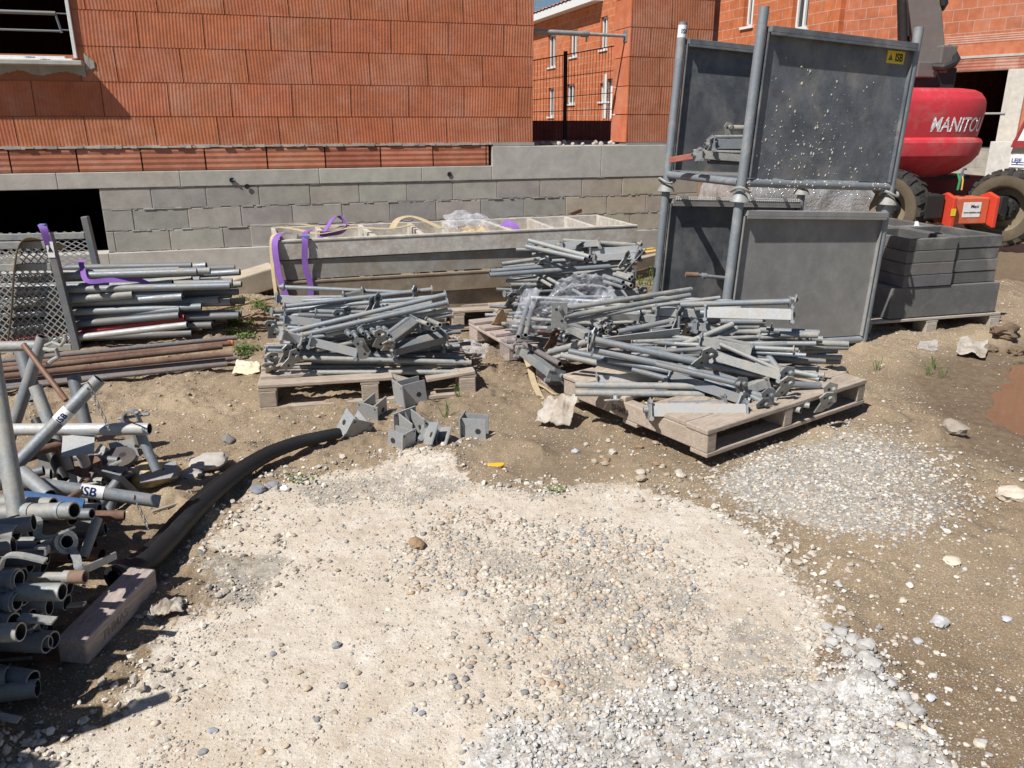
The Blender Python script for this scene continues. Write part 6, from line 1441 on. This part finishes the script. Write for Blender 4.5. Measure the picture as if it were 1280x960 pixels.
# ---------------- heap of big scaffold tubes at lower left
random.seed(55)
R24=.0242
HL='heap of scaffold standards at the lower left'
def bt(u1,v1,Y1,u2,v2,Y2,r=R24,label='',grp=None,mat=GALV,collar=(),ext1=0,ext2=0,name='scaffold_tube'):
    p=PY(u1,v1,Y1); q=PY(u2,v2,Y2); d=(q-p).normalized(); p=p-d*ext1; q=q+d*ext2
    return put_tube(p,q,r,label,grp,mat,name=name,collar=collar)
post=bt(-12,440,2.35,22,645,2.12,.026,'pale square cut tube leaning at the left edge in front',None,GALVM)
t2=bt(54,421,3.05,12,548,3.0,.0235,'steep tube with a hooked clip near its upper end',None,GALV,ext2=.1)
t3=bt(10,537,2.85,187,536,2.85,.0235,'level bare steel tube with a clamp at its right end',None,GALVL,ext1=.3)
t4=bt(124,474,2.80,21,580,2.65,.0245,'tube slanting up right with a white sticker and a hanging chain',None,GALV,ext2=.15)
t5=bt(26,602,2.5,200,627,2.62,.0240,'tube lying rightwards with a blue lettered sticker and a chain',None,GALV,ext1=.2)
t6=bt(0,641,2.15,93,638,2.10,.0245,'collared open tube on top of the left heap pointing right',None,GALVM,collar=((.35,.012,1.1),(.66,.03,1.12),(.9,.012,1.1)),ext1=.25)
t9=bt(44,483,3.0,62,530,2.95,.024,'short tube behind the slanting ones on the left heap',None,GALVM,ext2=.2)
bt(57,550,2.9,80,600,2.8,.020,'dark painted tube with peeling white paint behind the level tube',None,BLKM,ext1=.1)
bt(4,433,3.2,50,432,3.2,.022,'muddy cross tube behind the steep tube at left edge',None,GALVM,ext1=.3)
bt(24,430,3.4,45,500,3.3,.03,'dull grey post behind the cross tube at left edge',None,GALVD)
bt(92,470,3.3,110,545,3.2,.028,'dull grey plate post rising behind the slanting tube',None,GALVD)
bt(169,528,2.9,196,588,2.85,.018,'tube below the clamp sticking out of the earth pile',None,GALV)
bt(30,568,2.75,110,548,2.95,.018,'rusty brown tube crossing below the level steel tube',None,RUST,ext1=.2)
bt(28,590,2.5,62,620,2.4,.024,'grey tube nearly hidden under the lettered tube',None,GALV)
bt(30,624,2.35,104,634,2.4,.028,'blue painted tube with rust patches in the left heap',None,BLUEP)
bt(62,640,2.3,100,615,2.5,.012,'thin rusty rod lying over the blue tube',None,RUST)
for (u1,v1,u2,v2,Y,c,lab) in ((0,682,46,681,2.1,(),'open pale tube just under the collared one'),(0,724,24,724,1.85,((.94,.012,1.2),),'flanged tube end low on the left edge'),(0,752,22,752,1.82,((.93,.014,1.25),),'bigger flanged tube end beneath the other at the left edge'),(10,740,78,740,1.85,(),'broad grey tube end pointing right near the frame edge'),(0,791,26,790,1.72,(),'open tube with rusty bore lowest at the left edge'),(45,728,87,735,2.0,(),'tube end half hidden behind the broad one'),(40,748,84,753,1.98,(),'tube end beneath the half hidden one'),(0,772,22,770,1.85,(),'dark tube end above the rusty bore one'),(45,706,55,708,2.15,(),'tube end recessed between the flanged ones'),(15,705,38,706,2.05,(),'tube end with handle above the flanged ones'),(20,664,40,663,2.2,(),'short tube stub under the collared tube')):
    bt(u1,v1,Y,u2,v2,Y,.0245,lab,HL,random.choice((GALV,GALV,GALVM)),collar=c,ext1=.25)
bt(65,721,1.95,100,721,1.95,.0135,'grey tube with a rust covered end sleeve',None,GALVM,collar=((.75,.05,1.35),),ext1=.1)
m=M(); a=PY(88,721,1.95); m.tube(a,a+Vector((.042,0,0)),.019); tag(m.obj('end_sleeve',RUST),'rust covered sleeve on the thin tube end at left','sleeve')
bt(55,684,2.1,84,677,2.05,.022,'flared tube with a round flange in the left heap',None,GALVM,collar=((.93,.012,1.6),),ext1=.1)
bt(122,648,2.35,104,697,2.25,.016,'upright muddy spigot tube at the right of the left heap',None,GALVM)
# filler behind / under and outside the frame on the left
for i in range(150):
    x=random.uniform(-2.2,-1.5); y=random.uniform(1.0,2.0); z=.04+.70*(i%24)/24*(1 if y<1.75 else .6); a=random.uniform(-.3,.3); l=random.uniform(.45,.8)
    p=Vector((x-.3,y,z)); q=p+Vector((math.cos(a)*l,math.sin(a)*l,random.uniform(-.05,.05)))
    if q.x>-.66*q.y-.12: q.x=-.66*q.y-.12
    lim=-1.22-.35*z; sh=lim-random.uniform(0,.12)-q.x; q.x+=sh; p.x=q.x-l
    put_tube(p,q,R24,'scaffold tube in the dark heap at the lower left edge','scaffold tubes at the lower left edge',random.choice((GALV,GALVM,GALVD)))
for i in range(36):
    u=random.uniform(-10,115); v=random.uniform(585,690); Y=random.uniform(2.25,2.7); p=PY(u,v,Y); p.z=max(.04,p.z-.05); a=random.uniform(-1.2,1.2); l=random.uniform(.12,.3)
    put_tube(p-Vector((l,0,0)),p+Vector((math.cos(a)*l*.3,math.sin(a)*l*.5,random.uniform(-.04,.04))),random.choice((.018,R24)),'short tube buried in the shaded middle of the left heap','short tubes buried in the left heap',random.choice((GALVM,GALVD,GALVD,RUST)))
for i in range(10):
    u=random.uniform(60,200); v=random.uniform(560,612); bplate(u,v,.05+.05*random.random(),random.uniform(-.9,.9),random.uniform(-1,1),.05,.045,'dirty small steel plate scattered around the shaded pile of base plates',random.choice((GALVM,GALVD,RUST)),hole=.008)
for i in range(10):
    p=G(random.uniform(20,150),random.uniform(560,625),random.uniform(.05,.12)); a=random.uniform(-2,2); put_tube(p,p+Vector((math.cos(a)*.22,math.sin(a)*.22,random.uniform(-.05,.08))),.016,'short stub lying in the dark pile beneath the slanting tubes','short stubs beneath the slanting tubes at lower left edge',random.choice((GALVM,GALVD,RUST,BLKM)))
# tall bundle just outside the frame casting the long shadows
for (x,y,h_,dx) in ((-1.41,1.27,.88,0),(-1.47,1.37,.79,0)):
    put_tube((x-.34,y-.17,.38),(x+dx,y,h_),R24,'tube standing up out of the heap at the left','tubes standing up at left',GALV)
# handles (bent flat bars) and wedges
def bent(pts,label,w=.022,th=.006,mat=GALVM,name='bent_handle'):
    return strap(name,label,pts,w,mat,th=th,cat='steel bar',n=4)
bent([PY(40,648,2.08),PY(48,652,2.06),PY(47,668,2.05),PY(60,672,2.03),PY(90,660,2.0)],'bent flat handle hanging below the collared tube')
bent([PY(0,712,1.82),PY(6,696,1.82),PY(25,694,1.82),PY(57,701,1.82)],'bent flat handle over the flanged tubes at the left edge')
bent([PY(45,684,2.0),PY(58,684,2.0),PY(59,692,2.0)],'small bent bar between the tube ends')
bent([PY(90,686,2.05),PY(96,698,2.02),PY(103,712,2.0),PY(145,694,2.1)],'long thin bent bar ending right of the heap')
bent([PY(25,771,1.78),PY(48,774,1.78),PY(68,776,1.78)],'flat bar with pointed tip low at left edge',w=.03)
bent([PY(27,788,1.78),PY(45,782,1.78)],'short flat bar beneath the pointed one',w=.025)
bent([PY(85,757,1.95),PY(106,755,1.95)],'flat bar tongue right of the broad tube end',w=.02)
bent([PY(-2,895,1.60),PY(24,900,1.60)],'flat bar tip poking in at the lower left edge',w=.02)
# hook clip on tube 2
hk=thing('hook_clip','wavy steel hook clip fixed near the top of the steep tube','clip')
m=M(); m.path([PY(57,432,3.0),PY(66,428,2.98),PY(76,432,2.97),PY(82,424,2.97),PY(81,418,2.97)],.007); m.path([PY(56,436,3.0),PY(63,438,2.98),PY(70,437,2.97),PY(73,446,2.97),PY(66,450,2.97),PY(60,455,2.98)],.009); m.obj('clip',GALVM,hk)
# threaded rod
tr=thing('threaded_rod','rust brown threaded rod leaning over the steep tube','rod',mat=frame(PY(29,430,2.95),PY(84,502,2.85)))
L=(PY(29,430,2.95)-PY(84,502,2.85)).length; m=M(); prof=[(0,.001)]
for i in range(int(L/.008)): prof+=[(i*.008,.0085),(i*.008+.004,.0115)]
prof+=[(L,.001)]; m.lathe(prof,(0,0,0),(1,0,0),12); m.obj('thread',painted('copper_rust',(.25,.15,.105),(.2,.09,.05),.5,.6,.3,objvar=0),tr,ang=80)
# labels on the tubes
bpy.context.view_layer.update()
def tube_label(parent,p_world,d_world,rr,w,txt,size,tm=NAVY):
    p=Vector(p_world); ax=Vector(d_world).normalized()
    inv_=parent.matrix_world.inverted() if parent else Matrix()
    mm_=M(); toC=(Vector((0,0,CH))-p); f=(toC-ax*toC.dot(ax)).normalized(); s=ax.cross(f); n=18; vs=[];fs=[]
    for i in range(n+1):
        a=-1.7+3.4*i/n; dd=f*math.cos(a)+s*math.sin(a); vs+=[inv_@(p+dd*(rr+.0009)-ax*w/2),inv_@(p+dd*(rr+.0009)+ax*w/2)]
    for i in range(n): fs.append((2*i,2*i+1,2*i+3,2*i+2))
    mm_.add(vs,fs); mm_.obj('sticker',LBL,parent)
    if txt:
        def fn(co):
            a=-(co.x-len(txt)*size*.3)/rr*1.0; a=max(-1.6,min(1.6,a)); dd=f*math.cos(a)+s*math.sin(a)*-1; return inv_@(p+dd*(rr+.0018)+ax*(co.y-size*.35))
        def fn2(co):
            a=(co.y-size*.35)/rr; dd=f*math.cos(a)-s*math.sin(a); return inv_@(p+dd*(rr+.0018)+ax*(co.x-len(txt)*size*.3))
        text(txt,size,tm,parent,Matrix(),bold=.0008,ext=.0002,fn=fn2)
def along(u1,v1,Y1,u2,v2,Y2,f): a=PY(u1,v1,Y1); b=PY(u2,v2,Y2); return a.lerp(b,f),(b-a)
p,d=along(124,474,2.80,21,580,2.65,.43); tube_label(t4,p,-d,.0245,.055,'ISB',.03)
p,d=along(26,602,2.5,200,627,2.62,.50); tube_label(t5,p,d,.0240,.075,'ISB',.042)
# chains
def chain(p,n,label,L=.012):
    t=thing('steel_chain',label,'chain')
    for i in range(n):
        c=Vector(p)-Vector((-.004*i,0,i*L*1.25)); m=M(); pts=[c+(Vector((math.cos(a)*.0055,0,math.sin(a)*L*.8)) if i%2 else Vector((0,math.cos(a)*.0055,math.sin(a)*L*.8))) for a in [k*2*math.pi/10 for k in range(11)]]; m.path(pts,.0018,n=5); m.obj('link',GALVM,t)
chain(PY(114,487,2.72),11,'small chain hanging from the upper slanting tube'); chain(PY(168,622,2.58),9,'small chain dangling below the lettered tube end')
m=M(); m.path([PY(102,480,2.75),PY(110,478,2.70),PY(115,484,2.72)],.003); tag(m.obj('wire_loop',GALVM),'wire loop tying the chain to the slanting tube','wire')
# base plates at the foot of the heap
bplate(98,556,.28,.5,R(20),.055,.05,'pale square base plate just under the level steel tube',GALVL,hole=.001)
bplate(147,602,.12,-1.0,R(-25),.075,.07,'dark square base plate standing on edge beside the sandstone block',GALVD,hole=.001)
bplate(148,572,.10,.35,R(10),.07,.065,'round rusty base disc with a central hole',painted('dark_rust_plate',(.10,.085,.085),(.16,.12,.09),.6,.8,.1),disc=True,hole=.014)
bplate(198,590,.10,.25,R(25),.07,.055,'square base plate on top of the sandstone block',GALVM,hole=.010)
bplate(110,590,.09,.8,R(-40),.08,.07,'brown plate leaning inside the shaded pile of plates',RUST,disc=True,hole=.012)
bplate(70,575,.16,1.0,R(30),.06,.05,'small grey plate deep in the left pile',GALVD,hole=.01)
# clamp coupler
cl=thing('tube_clamp','open steel tube clamp with wing bolts beyond the level tube end','clamp')
m=M(); c=PY(165,522,2.95); m.path([c+Vector((math.cos(a)*.03,.0,math.sin(a)*.03)) for a in [k*.35+.3 for k in range(14)]],0,flat=(.035,.007)); m.obj('jaw',GALV,cl)
m=M(); m.tube(c+Vector((-.055,0,-.005)),c+Vector((.07,0,.015)),.006,n=8,hollow=False); m.tube(c+Vector((.03,-.02,.03)),c+Vector((.035,-.0,-.03)),.008,n=8,hollow=False); m.tube(c+Vector((-.04,-.01,-.01)),c+Vector((-.03,-.01,-.04)),.012,n=6,hollow=False); m.tube(c+Vector((.0,-.01,-.03)),c+Vector((.01,-.01,-.12)),.012,n=8,hollow=False); m.obj('bolt',GALV,cl)
m=M(); a,b=G(140,622,.02),G(0,0,0); m.tube(G(190,640,.02),G(226,628,.02),.006,hollow=False,n=6); tag(m.obj('stick',WOODG),'thin pale stick on the earth by the hose','stick')
m=M(); m.tube(G(-5,826,.02),G(40,822,.02),.005,hollow=False,n=6); tag(m.obj('stick',WOODG),'thin dry reed lying in the shade at left','stick')
bk=put_tube(G(160,540,.03),G(196,572,.03),.004,'twig lying in front of the plates',None,RUST,name='twig')
# ---------------- weeds
random.seed(77)
def weed(u,v,n,h,label,group,blade=False):
    p=G(u,v); z=hz(p.x,p.y); t=thing('weed_plant',label,'plant',loc=(p.x,p.y,z),group=group); m=M()
    for i in range(n):
        a=random.uniform(0,6.28); rr=random.uniform(0,.06 if not blade else .02); b=Vector((math.cos(a)*rr,math.sin(a)*rr,0)); hh=h*random.uniform(.5,1)
        if blade:
            tip=b+Vector((random.uniform(-.03,.03),random.uniform(-.03,.03),hh)); m.obox(b,tip,.003,.0015)
        else:
            for k in range(3):
                q=b+Vector((random.uniform(-.03,.03),random.uniform(-.03,.03),hh*random.uniform(.2,1))); L=random.uniform(.012,.028); d=Vector((random.uniform(-1,1),random.uniform(-1,1),random.uniform(-.1,.5))).normalized(); s=d.cross(Vector((0,0,1))).normalized()
                m.add([q,q+d*L*.5+s*L*.32,q+d*L,q+d*L*.5-s*L*.32],[(0,1,2,3)])
            m.obox(b,b+Vector((0,0,hh*.7)),.002,.002)
    m.obj('foliage',LEAF,t,smooth=False); return t
for i in range(26):
    u=random.uniform(292,345); v=random.uniform(362,445)
    if 320<u and v>405: u-=30
    weed(u,v,random.randint(10,26),random.uniform(.02,.06),'low green weed on the earth between the tube rack and left pallet','weeds between rack and left pallet')
for i in range(10): weed(random.uniform(798,835),random.uniform(330,368),18,random.uniform(.05,.10),'green weed tuft at the wall foot left of the stillages','weeds left of the stillages')
for (u,v) in ((1168,585-125),(1072,492),(1160,467),(1178,470),(1096,460),(555,480),(572,500),(558,520),(1040,470)):
    weed(u,v,8,.09,'sparse upright grass blades growing from bare mud','sparse grass blades',True)
for (u,v) in ((170,420),(135,590),(180,582),(375,598),(175,468),(700,615),(165,455)):
    weed(u,v,7,.03,'tiny green seedling alone on bare earth','lone seedlings')
# ================================================================== CAMERA, SUN, SKY
cam=bpy.data.cameras.new('camera'); co_=bpy.data.objects.new('camera',cam); COL.objects.link(co_)
cam.sensor_width=36; cam.lens=36*FPX/1280; cam.clip_end=3000; cam.clip_start=.05
co_.location=(0,0,CH); co_.rotation_euler=(R(90)-PITCH,0,0); scene.camera=co_
AZ,EL=R(44),R(52)
sd=Vector((math.cos(AZ)*math.cos(EL),math.sin(AZ)*math.cos(EL),-math.sin(EL)))
su=bpy.data.lights.new('sun','SUN'); su.energy=5.9; su.angle=R(.53); su.color=(1,.965,.915)
so=bpy.data.objects.new('sun',su); COL.objects.link(so); so.rotation_euler=sd.to_track_quat('-Z','Y').to_euler()
w=bpy.data.worlds.new('World'); scene.world=w; w.use_nodes=True; nt=w.node_tree; bg=nt.nodes['Background']
sk=nt.nodes.new('ShaderNodeTexSky'); sk.sky_type='NISHITA'; sk.sun_disc=False; sk.sun_elevation=EL; sk.sun_rotation=math.atan2(-math.cos(AZ),-math.sin(AZ))%(2*math.pi)
sk.air_density=1.0; sk.dust_density=.4; sk.ozone_density=4.0; sk.altitude=200
nt.links.new(sk.outputs[0],bg.inputs[0]); bg.inputs[1].default_value=.062
scene.view_settings.view_transform='Standard'; scene.view_settings.look='None'; scene.view_settings.exposure=0
scene.render.engine='CYCLES'
scene.render.resolution_x=1024; scene.render.resolution_y=768
